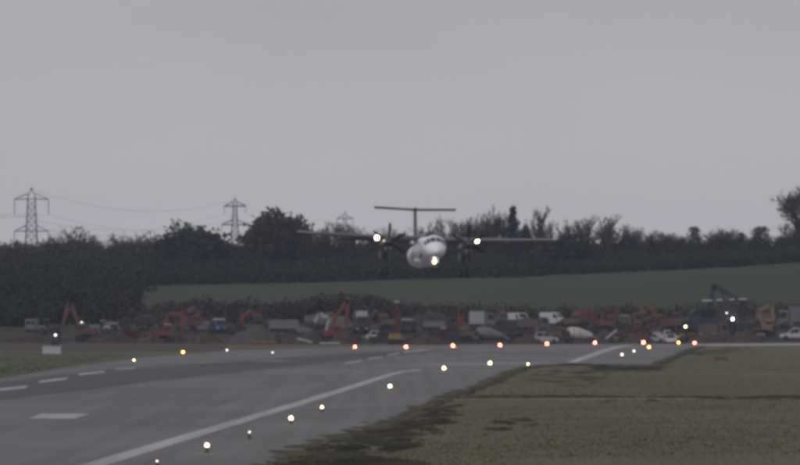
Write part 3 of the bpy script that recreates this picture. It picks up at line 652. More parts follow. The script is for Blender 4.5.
for px, py, r, k, lb in ((183, 352, .15, 'amber', 'amber light at the far left runway edge below the red digger'), (649, 347, .17, 'amber', 'amber light at the foot of a red end light'), (678.5, 342.5, .19, 'amber', 'amber light left of the pair of red lights'),
        (227, 350, .1, 'faint', 'small pinkish light left of the gravel heap'), (322, 407, .07, 'white', 'small white light between the second and third edge lights'), (249.5, 432, .03, 'faint', 'very faint small light between the two nearest edge lights'),
        (528, 364, .09, 'white', 'small white light at the right part of the thin cross line'), (134, 360, .09, 'white', 'small white light on the pale left shoulder'), (157, 461, .025, 'faint', 'tiny light at the bottom edge right of the long white line'),
        (622, 354.5, .13, 'faint', 'small pinkish light right of the short white edge line'), (634, 351, .11, 'faint', 'tiny pale light right of the short white edge line, the farther one'), (272.5, 352.5, .08, 'faint', 'tiny pale light in front of the timber stack')):
    lamp(px, py, k, r, lb, 'pavement_light', EY)

# ------------------------------------------------------------------ vehicles of the works
def col(n, c, r=.5): return paint('paint_'+n, c, r)
C = {'red': col('red', (.15, .043, .042)), 'maroon': col('maroon', (.105, .048, .052)), 'white': col('white', (.46, .47, .5)), 'silver': col('silver', (.36, .37, .4)), 'dark': col('dark', (.04, .042, .05)),
     'blue': col('blue', (.035, .055, .14)), 'navy': col('navy_van', (.035, .04, .065)), 'teal': col('teal', (.035, .045, .06)), 'grey': col('grey', (.13, .13, .145)), 'brown': col('brown', (.115, .085, .075)), 'orange': col('orange', (.15, .072, .036)),
     'tan': col('tan', (.19, .135, .1)), 'cream': col('cream', (.42, .4, .38)), 'yellow': col('yellow', (.22, .16, .05)), 'pale': col('pale', (.3, .31, .33)), 'rim': col('rim', (.07, .07, .075))}
headl = mat('headlamp_glass', (.5, .5, .5), .15, .1); work = mat('work_lamp', (1, 1, .95), .2, 0, emit=((1, .95, .85), 40)); work_dim = mat('work_lamp_dim', (1, 1, .95), .2, 0, emit=((1, .95, .9), 5)); beacon = mat('beacon', (1, .7, .2), .2, 0, emit=((1, .8, .35), 30))
def put(name, label, cat, px, Y, rz, grp='works vehicles beyond the runway end', base=None):
    x = X_at(px, Y); return thing(name, label, cat, (x, Y, ground(x, Y)+.03 if base is None else base), R(rz), grp)
def wheel(t, x, y, r, w=.24):
    s = 1 if y > 0 else -1
    b = MB(); b.tube((x, y-w/2, r), (x, y+w/2, r), r, n=16); o = b.build('wheel', black, t)
    b = MB(); b.tube((x, y, r), (x, y+s*(w/2+.015), r), r*.58, n=12); b.build('rim', C['rim'], o)
def pane(t, P, name='window'):
    b = MB(); b.add(P, [tuple(range(len(P)))]); b.build(name, glass, t)
def car(name, label, px, Y, rz, c, Ln=4.2, H=1.5, w=1.75, roof=None, estate=False, cat='car'):
    t = put(name, label, cat, px, Y, rz); h = Ln/2; bz = H*.58
    b = MB(); b.profile([(-h, .3), (-h+.02, bz*.8), (-h+.12, bz), (h*.42, bz*1.02), (h-.25, bz*.86), (h, bz*.6), (h, .3), (h-.15, .22), (-h+.1, .22)], w); b.build('body', C[c], t, False)
    r0 = -h+.25 if estate else -h+.45; rf = C[roof] if roof else C[c]
    cab = [(r0-.1, bz-.02), (r0+(.18 if estate else .55), H-.02), (r0+.9, H), (h*.1, H-.03), (h*.46, bz-.02)]
    b = MB(); b.profile(cab, w*.88, .1, .05); b.build('cabin', rf, t)
    for s in (-1, 1):
        y = s*(w*.44+.012)
        for a0, a1 in ((.05, .48), (.53, .95)):
            xl = r0+(.1 if estate else .35); xr = h*.40; xa, xb = xl+(xr-xl)*a0, xl+(xr-xl)*a1
            top = H-.12; k = .0 if a0 < .3 else .42
            pane(t, [(xa, y, bz+.06), (xb, y, bz+.06), (xb-k, y, top), (xa+(.25 if a0 < .3 and not estate else .04), y, top)])
        for x in (-h*.62, h*.62): wheel(t, x, s*(w/2-.1), .32)
        b = MB(); b.box(h-.12, h+.015, s*w*.34-.18, s*w*.34+.18, bz*.62, bz*.84); b.build('headlight', headl, t)
        b = MB(); b.box(-h-.012, -h+.08, s*w*.4-.1, s*w*.4+.1, bz*.6, bz*.92); b.build('tail_light', C['red'], t)
        b = MB(); b.box(h*.36, h*.36+.18, s*(w/2+.1)-.09, s*(w/2+.1)+.09, bz, bz+.15); b.build('mirror', C['dark'], t)
    pane(t, [(h*.455+.012, -w*.36, bz+.04), (h*.455+.012, w*.36, bz+.04), (h*.13, w*.33, H-.06), (h*.13, -w*.33, H-.06)], 'windscreen')
    pane(t, [(r0-.1, -w*.36, bz+.05), (r0-.1, w*.36, bz+.05), (r0+(.1 if estate else .42), w*.33, H-.1), (r0+(.1 if estate else .42), -w*.33, H-.1)], 'rear_window')
    return t
def van(name, label, px, Y, rz, c, Ln=5.2, H=2.35, w=1.95, roof=None, glassy=True):
    t = put(name, label, 'van', px, Y, rz); h = Ln/2
    b = MB(); b.profile([(-h, .35), (-h, H-.1), (-h+.15, H), (h*.3, H), (h*.42, H-.08), (h*.7, H*.56), (h-.1, H*.47), (h, H*.34), (h, .35), (h-.2, .28), (-h+.1, .28)], w, .12, .06); b.build('body', C[c], t)
    if roof:
        b = MB(); b.box(-h+.2, h*.3, -w/2+.1, w/2-.1, H+.002, H+.16, top=.94); b.build('roof', C[roof], t)
    pane(t, [(h*.66+.06, -w*.41, H*.59), (h*.66+.06, w*.41, H*.59), (h*.43+.035, w*.38, H-.13), (h*.43+.035, -w*.38, H-.13)], 'windscreen')
    for s in (-1, 1):
        y = s*(w/2+.006)
        pane(t, [(h*.2, y, H*.58), (h*.58, y, H*.58), (h*.4, y, H*.86), (h*.2, y, H*.86)])
        for x in (-h*.6, h*.62): wheel(t, x, s*(w/2-.1), .34)
        b = MB(); b.box(h-.14, h+.015, s*w*.36-.16, s*w*.36+.16, H*.3, H*.42); b.build('headlight', headl, t)
        b = MB(); b.box(h*.5, h*.5+.12, s*(w/2+.12)-.1, s*(w/2+.12)+.1, H*.52, H*.68); b.build('mirror', C['dark'], t)
        pane(t, [(-h-.004, s*.08, H*.58), (-h-.004, s*.75, H*.58), (-h-.004, s*.75, H*.85), (-h-.004, s*.08, H*.85)], 'rear_window')
    b = MB(); b.box(-h-.08, -h+.1, -w/2+.1, w/2-.1, .35, .55); b.box(h-.1, h+.06, -w/2+.05, w/2-.05, .32, .52); b.build('bumper', C['dark'], t)
    return t
def lorry(name, label, px, Y, rz, cabc, bodyc, Ln=6.5, H=3.1, w=2.4, kind='tipper', bodyH=1.4, visor=None):
    t = put(name, label, 'lorry', px, Y, rz); h = Ln/2; ch = min(H, 2.9)
    b = MB(); b.box(-h+.1, h-.3, -.45, .45, .6, .9); b.build('chassis', C['dark'], t)
    x0 = h-1.75
    b = MB(); b.profile([(x0, .75), (x0, ch-.05), (x0+.15, ch), (h-.35, ch), (h-.08, ch*.6), (h, ch*.5), (h, .6), (h-.3, .5), (x0+.2, .6)], w*.96, .12, .05); b.build('cab', C[cabc], t)
    pane(t, [(h-.075, -w*.41, ch*.6), (h-.075, w*.41, ch*.6), (h-.30, w*.39, ch-.12), (h-.30, -w*.39, ch-.12)], 'windscreen')
    if visor:
        b = MB(); b.loft([[(x0+.2, y, ch+.01), (h-.5, y, ch+.01), (h-.7, y, H), (x0+.3, y, H)] for y in (-w*.44, w*.44)]); b.build('roof_deflector', C[visor], t)
    for s in (-1, 1):
        y = s*(w*.48+.006); pane(t, [(x0+.5, y, ch*.6), (h-.3, y, ch*.6), (h-.5, y, ch*.9), (x0+.5, y, ch*.9)])
        for x in (h-1.0, -h+2.0, -h+.85): wheel(t, x, s*(w/2-.18), .5, .32)
        b = MB(); b.box(h-.05, h+.03, s*w*.34-.2, s*w*.34+.2, .75, .95); b.build('headlight', headl, t)
        b = MB(); b.box(h-.25, h-.05, s*(w*.48+.16)-.1, s*(w*.48+.16)+.1, ch*.6, ch*.85); b.build('mirror', C['dark'], t)
        b = MB(); b.box(x0-.75, x0-.1, s*(w*.4)-.2, s*(w*.4)+.2, .5, .95); b.build('fuel_tank', C['grey'], t)
    xb0, xb1 = -h, x0-.12
    if kind == 'box':
        b = MB(); b.box(xb0, xb1, -w/2, w/2, .95, H); b.build('box_body', C[bodyc], t)
        b = MB(); b.box(xb0-.03, xb0-.004, -w/2+.1, w/2-.1, 1.05, H-.1); b.build('rear_door', C['grey'], t)
    elif kind == 'tipper':
        z0, z1 = .98, min(H, .98+bodyH); b = MB(); b.box(xb0, xb1, -w/2, w/2, z0, z0+.12)
        for s in (-1, 1): b.box(xb0, xb1, s*w/2-s*.04-.04, s*w/2-s*.04+.04, z0+.12, z1)
        b.box(xb1-.08, xb1, -w/2+.09, w/2-.09, z0+.12, z1+.15); b.box(xb0, xb0+.08, -w/2+.09, w/2-.09, z0+.12, z1)
        o = b.build('tipper_body', C[bodyc], t); r = MB(); nrib = max(3, int((xb1-xb0)/.8))
        for s in (-1, 1):
            for k in range(nrib+1):
                x = xb0+.1+(xb1-xb0-.2)*k/nrib; r = MB(); r.box(x-.05, x+.05, s*(w/2+.04)-.035, s*(w/2+.04)+.035, z0+.05, z1+.04); r.build('rib', C[bodyc], o)
        b = MB(); L_ = MB(); n = 8; V = []
        for i in range(n+1):
            for j in range(n+1): V.append((xb0+.15+(xb1-xb0-.3)*i/n, -w/2+.12+(w-.24)*j/n, z1-.25+.5*math.sin(math.pi*i/n)*math.sin(math.pi*j/n)+random.uniform(-.05, .05)))
        L_.add(V, [(i*(n+1)+j, (i+1)*(n+1)+j, (i+1)*(n+1)+j+1, i*(n+1)+j+1) for i in range(n) for j in range(n)]); L_.build('load', mat('spoil', (.07, .055, .047), .95, .3, 1.5), t)
    else:
        b = MB(); b.box(xb0, xb1, -w/2, w/2, .95, 1.1); o = b.build('flatbed', C['dark'], t)
        b = MB(); b.box(xb1-.06, xb1, -w/2+.05, w/2-.05, 1.1, 2.0); b.build('headboard', C['dark'], t)
        b = MB(); b.box(xb0+.2, xb1-.4, -w/2+.15, w/2-.15, 1.104, 1.1+bodyH*.8, top=.9); b.build('load', C[bodyc], t)
    return t
def tracks(t, Ln, gauge, r=.42, w=.5):
    for s in (-1, 1):
        b = MB(); P = []
        for k in range(9): a = -math.pi/2+math.pi*k/8; P.append((Ln/2-r+r*math.cos(a), r+r*math.sin(a)))
        for k in range(9): a = math.pi/2+math.pi*k/8; P.append((-Ln/2+r+r*math.cos(a), r+r*math.sin(a)))
        b.loft([[(x, y, z) for x, z in P] for y in (s*gauge/2-w/2, s*gauge/2+w/2)]); o = b.build('track', black, t)
        for k in range(5):
            b = MB(); x = -Ln/2+r+(Ln-2*r)*k/4; b.tube((x, s*(gauge/2+w/2), r), (x, s*(gauge/2+w/2)+s*.03, r), r*.6, n=10); b.build('roller', C['dark'], o)
def excavator(name, label, px, Y, path, c, flip=1, sc=1.0, cabc=None, houseL=3.0, bucket=True, armc=None, lampm=None, cabroof=None):
    """path: boom joints as photo pixels (pivot, ..., bucket pin) in the upright plane at distance Y"""
    t = put(name, label, 'excavator', px, Y, 0); x0 = t.location.x; g = t.location.z
    P = [Vector((X_at(a, Y)-x0, 0, Z_at(b_, Y)-g)) for a, b_ in path]
    tracks(t, 3.4*sc, 2.0*sc, .42*sc, .5*sc)
    b = MB(); b.box(-.9*sc, .9*sc, -.8*sc, .8*sc, .45*sc, .8*sc); b.tube((0, 0, .8*sc), (0, 0, 1.0*sc), .7*sc, n=14); b.build('undercarriage', C['dark'], t)
    f = flip; hl = houseL*sc
    b = MB(); b.profile([(f*-hl*.62, 1.0*sc), (f*-hl*.66, 1.5*sc), (f*-hl*.58, 1.95*sc), (f*.1*hl, 2.0*sc), (f*hl*.36, 1.7*sc), (f*hl*.38, 1.02*sc)], 2.3*sc, .1, .05); b.build('upper_body', C[c], t)
    b = MB(); b.profile([(f*-hl*.69, .98*sc), (f*-hl*.74, 1.35*sc), (f*-hl*.67, 1.75*sc), (f*-hl*.5, 1.7*sc), (f*-hl*.5, .98*sc)], 2.36*sc, .1, .05); b.build('counterweight', C['dark'], t)
    cx0, cx1 = sorted((f*-hl*.02, f*hl*.46)); y0, y1 = -1.12*sc, -.25*sc
    b = MB(); b.box(cx0, cx1, y0, y1, 1.75*sc, 2.85*sc, top=.88); cb = b.build('cab', C[cabc or c], t)
    b = MB(); b.box(cx0+.05, cx1-.05, y0+.06, y1-.06, 2.852*sc, 2.98*sc, top=.9); b.build('cab_roof', C[cabroof or cabc or c], cb)
    pane(cb, [(cx0+.12, y0-.002, 1.98*sc), (cx1-.12, y0-.002, 1.98*sc), (cx1-.16, y0+.055, 2.75*sc), (cx0+.16, y0+.055, 2.75*sc)])
    xf = cx1 if f > 0 else cx0; pane(cb, [(xf+f*.002, y0+.1, 1.95*sc), (xf+f*.002, y1-.1, 1.95*sc), (xf-f*.06, y1-.14, 2.75*sc), (xf-f*.06, y0+.14, 2.75*sc)], 'windscreen')
    ac = C[armc or c]
    for i in range(len(P)-1):
        last = i == len(P)-2; b = MB(); b.beam(P[i], P[i+1], .42*sc, (.5 if i == 0 else .62)*sc, (.62 if not last else .34)*sc)
        seg = b.build('stick' if last else 'boom', ac, t)
        m = (P[i]+P[i+1])/2; q = P[i].lerp(P[i+1], .85)
        b = MB(); o = Vector((f*.3*sc, 0, .3*sc)); b.tube(P[i]+o*(1 if i else -.2), m+o*.75, .11*sc, n=6); b.tube(m+o*.75, q+o*.4, .06*sc, n=6); b.build('hydraulic_ram', C['grey'], seg)
    if bucket:
        e = P[-1]; b = MB(); b.profile([(e.x-.35*sc*f, e.z+.15), (e.x+.3*sc*f, e.z+.1), (e.x+.45*sc*f, e.z-.5*sc), (e.x+.1*sc*f, e.z-.85*sc), (e.x-.5*sc*f, e.z-.75*sc), (e.x-.15*sc*f, e.z-.4*sc)], 1.0*sc, .05, .03); b.build('bucket', C['dark'], t)
    if lampm:
        b = MB(); b.loft([[(v[0]+(cx0+cx1)/2, v[1]+(y0+y1)/2, v[2]) for v in ell_z(3.0*sc+dz, r)] for dz, r in ((0, .07), (.07, .1), (.14, .08), (.18, .02))]); b.build('beacon', lampm, t)
    return t
def mixer(name, label, px, Y, c, cabc, flip=1, Ln=4.6, drumL=3.4, rad=.92):
    t = put(name, label, 'concrete mixer', px, Y, 0); f = flip
    b = MB(); b.box(-Ln/2, Ln/2, -.5, .5, .42, .66); b.build('chassis', C['dark'], t)
    b = MB(); P = [(-drumL*.5, .45), (-drumL*.44, rad*.82), (-drumL*.25, rad), (0, rad*.97), (drumL*.28, rad*.72), (drumL*.48, rad*.42), (drumL*.5, rad*.3)]
    ax = Vector((1, 0, -.10*f)) if f > 0 else Vector((1, 0, -.1)); rings = []
    for x, r_ in P:
        rings.append([(f*x, r_*math.cos(a), 1.42-.16*x+r_*math.sin(a)) for a in [2*math.pi*k/20 for k in range(20)]])
    b.loft(rings); d = b.build('drum', C[c], t, True)
    for k in range(1, 4):
        x, r_ = P[k]; b = MB(); b.loft([[(f*(x+dx), (r_+.025)*math.cos(a), 1.42-.16*x+(r_+.025)*math.sin(a)) for a in [2*math.pi*j/20 for j in range(20)]] for dx in (-.04, .04)], False); b.build('drum_band', C['grey'], d)
    x = f*(-Ln/2+.35); b = MB(); b.box(x-.45, x+.45, -.95, .95, .67, 1.95, top=.9); cb = b.build('cab', C[cabc], t)
    pane(cb, [(x-.32, -.952, 1.2), (x+.32, -.952, 1.2), (x+.3, -.9, 1.85), (x-.3, -.9, 1.85)])
    b = MB(); b.add([(f*(drumL*.5-.1), -.25, 1.15), (f*(drumL*.5-.1), .25, 1.15), (f*(Ln/2+.5), .2, .6), (f*(Ln/2+.5), -.2, .6), (f*(drumL*.5-.1), -.3, 1.35), (f*(drumL*.5-.1), .3, 1.35), (f*(Ln/2+.5), .25, .78), (f*(Ln/2+.5), -.25, .78)], [(0, 1, 2, 3), (0, 3, 7, 4), (1, 5, 6, 2)]); b.build('chute', C['pale'], t)
    for s in (-1, 1):
        for xx in (-Ln*.32, Ln*.3): wheel(t, xx, s*.85, .42, .3)
    return t
def dumper(name, label, px, Y, flip, c, Ln=4.4, H=2.4, canopy=None, up=1.0):
    t = put(name, label, 'dumper', px, Y, 0 if flip > 0 else 180); h = Ln/2
    b = MB(); b.box(-h+.2, h-.3, -.5, .5, .55, .85); b.build('chassis', C['dark'], t)
    b = MB(); b.loft([[(x, y*(.75 if k == 0 else 1), z) for x, y, z in pts] for k, pts in enumerate(([(h*.0, -1, .95), (h*.82, -1, .95), (h*.82, 1, .95), (h*.0, 1, .95)], [(-h*.08, -1.1, 1.75*up), (h*1.05, -1.1, 1.6*up), (h*1.05, 1.1, 1.6*up), (-h*.08, 1.1, 1.75*up)]))]); b.build('skip', C[c], t)
    b = MB(); b.profile([(-h, .7), (-h, 1.35), (-h+.2, 1.5), (-h*.45, 1.5), (-h*.3, 1.1), (-h*.3, .7)], 1.5, .1, .05); b.build('engine_cover', C[c], t)
    b = MB(); b.box(-h*.42, -h*.18, -.3, .3, 1.504, 1.62); b.box(-h*.48, -h*.40, -.3, .3, 1.62, 2.05); b.build('seat', C['dark'], t)
    for s in (-1, 1):
        for x in (-h*.62, h*.45): wheel(t, x, s*.95, .55, .45)
        b = MB(); b.tube((-h*.5, s*.62, 1.45), (-h*.45, s*.6, H-.05), .05, n=6); b.tube((-h*.12, s*.62, 1.2), (-h*.14, s*.6, H-.05), .05, n=6); b.build('roll_bar', C['dark'], t)
    b = MB(); b.box(-h*.55, h*.0, -.7, .7, H-.05, H+.05, top=.92); b.build('canopy', C[canopy or c], t)
    return t

def pickup(name, label, px, Y, rz, c, Ln=5.2, H=1.85, roof=None, load=None):
    t = put(name, label, 'pickup', px, Y, rz); h = Ln/2; w = 1.85; bz = 1.0
    b = MB(); b.profile([(-h, .42), (-h, bz), (-.25, bz), (h*.45, bz+.04), (h-.15, bz-.08), (h, .8), (h, .42), (h-.2, .34), (-h+.1, .36)], w, .1, .05); b.build('body', C[c], t)
    b = MB(); b.profile([(-.75, bz-.03), (-.62, H-.04), (-.45, H), (h*.1, H), (h*.52, bz-.02)], w*.9, .1, .05); b.build('cabin', C[c], t)
    if roof:
        b = MB(); b.box(-.6, h*.08, -w*.4, w*.4, H+.002, H+.14, top=.93); b.build('roof', C[roof], t)
    for s in (-1, 1):
        y = s*(w*.45+.006); pane(t, [(-.55, y, bz+.07), (.15, y, bz+.07), (.15, y, H-.12), (-.5, y, H-.12)]); pane(t, [(.22, y, bz+.07), (h*.42, y, bz+.07), (h*.16, y, H-.12), (.22, y, H-.12)])
        for x in (-h*.6, h*.64): wheel(t, x, s*(w/2-.1), .37)
        b = MB(); b.box(h-.1, h+.012, s*w*.36-.16, s*w*.36+.16, .72, .9); b.build('headlight', headl, t)
        b = MB(); b.box(-h+.05, -.85, s*(w/2-.06)-.04, s*(w/2-.06)+.04, bz-.02, bz+.3); b.build('bed_side', C[c], t)
        b = MB(); b.box(.5, .65, s*(w/2+.1)-.1, s*(w/2+.1)+.1, bz+.05, bz+.25); b.build('mirror', C['dark'], t)
    b = MB(); b.box(-h-.01, -h+.05, -w/2+.12, w/2-.12, .5, bz+.3); b.build('tailgate', C[c], t)
    pane(t, [(h*.515+.01, -w*.38, bz+.04), (h*.515+.01, w*.38, bz+.04), (h*.12, w*.35, H-.06), (h*.12, -w*.35, H-.06)], 'windscreen')
    if load:
        b = MB(); b.box(-h+.2, -1.0, -.7, .7, bz-.1, bz+.65, top=.85); b.build('load', C[load], t)
    return t

# left end
excavator('excavator', 'dull red excavator with raised boom at the far left of the works', 86, 655, [(82, 331), (70, 304), (60, 334)], 'maroon', -1, armc='maroon', cabroof='pale', lampm=work_dim)
lorry('flatbed_lorry', 'long low grey flatbed lorry right of the leftmost excavator', 117, 705, 0, 'dark', 'grey', 5.2, 2.2, kind='flat', bodyH=.7)
dumper('site_dumper', 'red site dumper left of the red excavator with the arched boom', 138, 650, -1, 'red', 4.6, 2.4)
lorry('tipper_lorry', 'dark tipper lorry behind the red site dumper', 152, 712, 0, 'dark', 'dark', 6, 3.3)
excavator('excavator', 'red excavator with arched boom on the left of the works', 164, 645, [(163, 331), (168, 315), (187, 312), (180, 336)], 'red', 1, cabroof='pale')
van('site_van', 'blue van with white roof facing the runway, left of the gravel heap', 219.5, 695, -78, 'blue', 4.8, 2.3, 1.95, roof='white')
excavator('excavator', 'small grey excavator folded up beside the blue van', 204, 690, [(206, 333), (201, 326), (211, 330)], 'grey', 1, .7)
# gravel heap
def heap(px, Y, L_, H, D, m, name, label, cat):
    x0 = X_at(px, Y); V = []; n = 22; k = 10
    for i in range(n+1):
        for j in range(k+1):
            u, v = i/n*2-1, j/k*2-1; r = min(1, math.hypot(u, v)); z = H*(1-r**2.1)*(1+.15*math.sin(u*7+1)+.1*math.sin(v*9+u*4))+random.uniform(-.12, .3)*(r < .93)*min(1, H/1.6)
            V.append((u*L_/2, v*D/2, z if r < 1 else -.05))
    o = link_mesh(name, V, [(i*(k+1)+j, (i+1)*(k+1)+j, (i+1)*(k+1)+j+1, i*(k+1)+j+1) for i in range(n) for j in range(k)], m, smooth=False); o.location = (x0, Y, ground(x0, Y)); return tag(o, label, cat, 'heaps of spoil')
gravel = mat('gravel', (.058, .052, .051), .95, .3, 3, bump=.6, col2=(.1, .09, .088)); soil = mat('soil', (.038, .03, .028), .95, .3, 1.5, bump=.5, col2=(.07, .055, .05))
heap(255, 618, 8.5, 2.5, 7, gravel, 'gravel_heap', 'grey gravel heap beside the timber stack', 'heap')
heap(112, 640, 9, 1.4, 6, soil, 'soil_heap', 'low brown soil heap in front of the grey flatbed lorry', 'heap')
heap(430, 735, 14, 2.0, 7, soil, 'soil_heap', 'long brown soil bank behind the dark blue pickup', 'heap')
heap(720, 640, 12, 1.3, 6, soil, 'soil_heap', 'low reddish soil heap in front of the tall screening machine', 'heap')
rub = mat('rubble', (.036, .028, .027), .95, .3, 3.5, bump=.8, col2=(.1, .078, .07))
for hp, hy, hl, hh, lb in ((205, 628, 6, 1.5, 'rubble heap in front of the blue van'), (150, 630, 5, 1.2, 'rubble heap in front of the red site dumper'), (345, 626, 5, 1.6, 'rubble heap at the foot of the tallest red boom'), (425, 630, 5, 1.4, 'rubble heap in front of the dark car by the red mast'),
        (527, 626, 4.5, 1.3, 'rubble heap left of the silver white hatchback'), (604, 645, 5, 1.7, 'rubble heap behind the slanted white chute'), (640, 630, 5, 1.4, 'rubble heap in front of the dull red dump truck'), (705, 632, 6, 1.5, 'rubble heap right of the red light pair'), (745, 634, 6, 1.7, 'rubble heap in front of the tan dumper'), (310, 640, 6, 1.6, 'rubble heap behind the slanted pipe')):
    heap(hp, hy, hl, hh, 4.5, rub, 'rubble_heap', lb, 'heap')
heap(30, 640, 12, 1.2, 6, soil, 'soil_heap', 'low dark soil heap at the left edge behind the white cabinet', 'heap')
lorry('flatbed_lorry', 'dark flatbed lorry with pale sheeted load behind the gravel heap', 278, 685, 180, 'dark', 'grey', 7.8, 3.0, kind='flat', bodyH=1.9)
# timber and skip
t = put('timber_stack', 'low stack of tan boards on red barriers in front of the gravel heap', 'timber', 261, 592, 0, 'loose site material')
for r_ in range(2):
    for k in range(4):
        b = MB(); b.box(-2.0+.1*r_, 2.0-.15*r_+.1*k, -.5+k*.26, -.28+k*.26, .36+r_*.13, .48+r_*.13); b.build('plank', C['tan'], t)
for x in (-1.4, 0, 1.4):
    b = MB(); b.box(x-.5, x+.5, -.45, .45, 0, .355, top=.85); b.build('barrier', C['red'], t)
def skip(px, Y, L_, H, c, label, name='skip'):
    t = put(name, label, 'skip', px, Y, 0, 'loose site material'); b = MB(); h = L_/2
    b.loft([[(-h*.6, -.8, .05), (h*.6, -.8, .05), (h*.6, .8, .05), (-h*.6, .8, .05)], [(-h, -.9, H), (h, -.9, H), (h, .9, H), (-h, .9, H)]]); b.build('bin', C[c], t)
    for s in (-1, 1):
        b = MB(); b.box(-h-.03, h+.03, s*.93-.05, s*.93+.05, H-.1, H+.03); b.build('rim', C[c], t)
        for x in (-.4, .4):
            b = MB(); b.box(x*L_*.5-.05, x*L_*.5+.05, s*.9-.04, s*.9+.04, .3, H-.12); b.build('rib', C[c], t)
    return t
skip(288.5, 618, 2.6, 1.5, 'brown', 'rust brown skip right of the gravel heap')
def pipe(px0, py0, px1, py1, Y, label, c='pale', r=.2):
    t = put('pipe', label, 'pipe', (px0+px1)/2, Y, 0, 'loose site material'); h = (px1-px0)*Y/FPX/2; d = (py1-py0)*Y/FPX
    b = MB(); n = 12; z0, z1 = r+max(d, 0), r+max(-d, 0)
    b.tube((-h, 0, z0), (h, 0, z1), r, n=n); o = b.build('barrel', C[c], t); b = MB(); q = Vector((-h, 0, z0)).lerp(Vector((h, 0, z1)), .06); b.tube((-h-.01, 0, z0), q, r*1.18, n=n); b.build('socket', C[c], t)
    if abs(d) > .3:
        b = MB(); s = 1 if z1 > z0 else -1; b.box(s*h*.8-.25, s*h*.8+.25, -.3, .3, 0, max(z0, z1)*.9-r*1.3); b.build('block', C['brown'], t)
pipe(297, 344, 312, 348, 610, 'pale pipe propped at a slant right of the rust brown skip')
pipe(320, 347, 340, 347, 600, 'pale pipe lying flat in front of the grey excavator', r=.16)
excavator('excavator', 'grey excavator with pale arm left of the tall red boom', 306, 665, [(309, 331), (319, 314), (329, 318), (325, 335)], 'grey', 1, armc='pale', cabc='dark')
excavator('excavator', 'red excavator with the tallest red boom in the middle', 333, 640, [(331, 330), (337, 314), (348, 300), (346, 334)], 'red', 1)
lorry('lorry', 'tall dark lorry with pale roof deflector facing the runway', 360.5, 690, -85, 'dark', 'dark', 7, 3.9, 2.25, 'box', visor='pale')
car('four_by_four', 'dark four by four with maroon roof beside the red mast', 383, 622, 178, 'dark', 4.6, 1.95, 1.85, roof='maroon', estate=True)
# piling mast
t = put('piling_rig', 'tracked rig with an upright red mast and yellow base', 'piling rig', 396, 615, 0)
tracks(t, 2.6, 1.7, .34, .4); b = MB(); b.box(-1.2, .9, -.85, .85, .72, 1.55, top=.92); b.build('engine_house', C['yellow'], t)
b = MB(); b.box(-.55, .55, -.5, .5, .5, .72); b.build('turntable', C['dark'], t)
for s in (-1, 1):
    for q in (-1, 1):
        b = MB(); b.tube((.1+s*.26, q*.26, 1.4), (.1+s*.2, q*.2, 6.3), .07, n=5); b.build('mast_leg', C['red'], t)
b = MB()
for k in range(9):
    z = 1.6+k*.52
    for q in (-1, 1): b.tube((.1-.25, q*.25, z), (.1+.25, q*.25, z+.5), .035, n=4); b.tube((.1+.25, q*.25, z), (.1-.25, q*.25, z+.5), .035, n=4)
b.build('mast_lattice', C['red'], t); b = MB(); b.box(-.25, .45, -.32, .32, 6.3, 6.65); b.build('mast_head', C['pale'], t); b = MB(); b.tube((.55, 0, .1), (.55, 0, 5.2), .14, n=8); b.build('auger', C['red'], t)
b = MB(); b.tube((-.9, 0, 1.5), (0, 0, 3.6), .08, n=6); b.build('stay', C['dark'], t)
van('site_van', 'dark van with pale roof seen end-on behind the red mast', 408.5, 695, 82, 'dark', 5, 2.1, 2.0, roof='pale')
pickup('pickup_truck', 'dark blue pickup with pale roof left of the brown digger', 442, 642, 180, 'navy', 5.4, 2.3, roof='pale', load='navy')
car('parked_car', 'dark car behind the red mast rig, by its base', 418, 640, 165, 'dark', 4.2, 1.45)
excavator('excavator', 'small brown digger with red arm left of the grey mixer drum', 466, 650, [(465, 333), (461, 310), (458, 330)], 'brown', -1, .8, armc='red')
mixer('concrete_mixer', 'concrete mixer with a grey drum and brown cab', 490, 622, 'grey', 'brown', 1, 5.0, 4.2, 1.0)
lorry('box_lorry', 'pale box lorry behind the grey mixer drum', 482, 705, 0, 'grey', 'pale', 4.6, 3.2, kind='box')
van('white_van', 'white van left of the other, seen from its front corner', 519, 728, -60, 'white', 4.8, 2.2)
van('white_van', 'larger white van side-on behind the silver white hatchback', 553, 725, -28, 'white', 4.6, 2.3)
car('parked_car', 'dark estate car left of the silver white hatchback', 518, 640, 0, 'dark', 4.5, 1.6, estate=True)
lorry('tipper_lorry', 'dark brown tipper lorry between the two white vans', 533, 690, 0, 'brown', 'brown', 5.6, 2.7)
car('hatchback', 'silver white hatchback side-on among dark machines', 546, 632, 0, 'silver', 3.9, 1.75, estate=True)
mixer('concrete_mixer', 'concrete mixer with a cream drum tapering to the right', 580, 628, 'cream', 'dark', 1, 4.8, 4.0, 1.0)
lorry('tipper_lorry', 'maroon tipper lorry standing behind the cream mixer drum', 588, 705, 0, 'maroon', 'maroon', 5.6, 3.4, kind='tipper', bodyH=2.4)
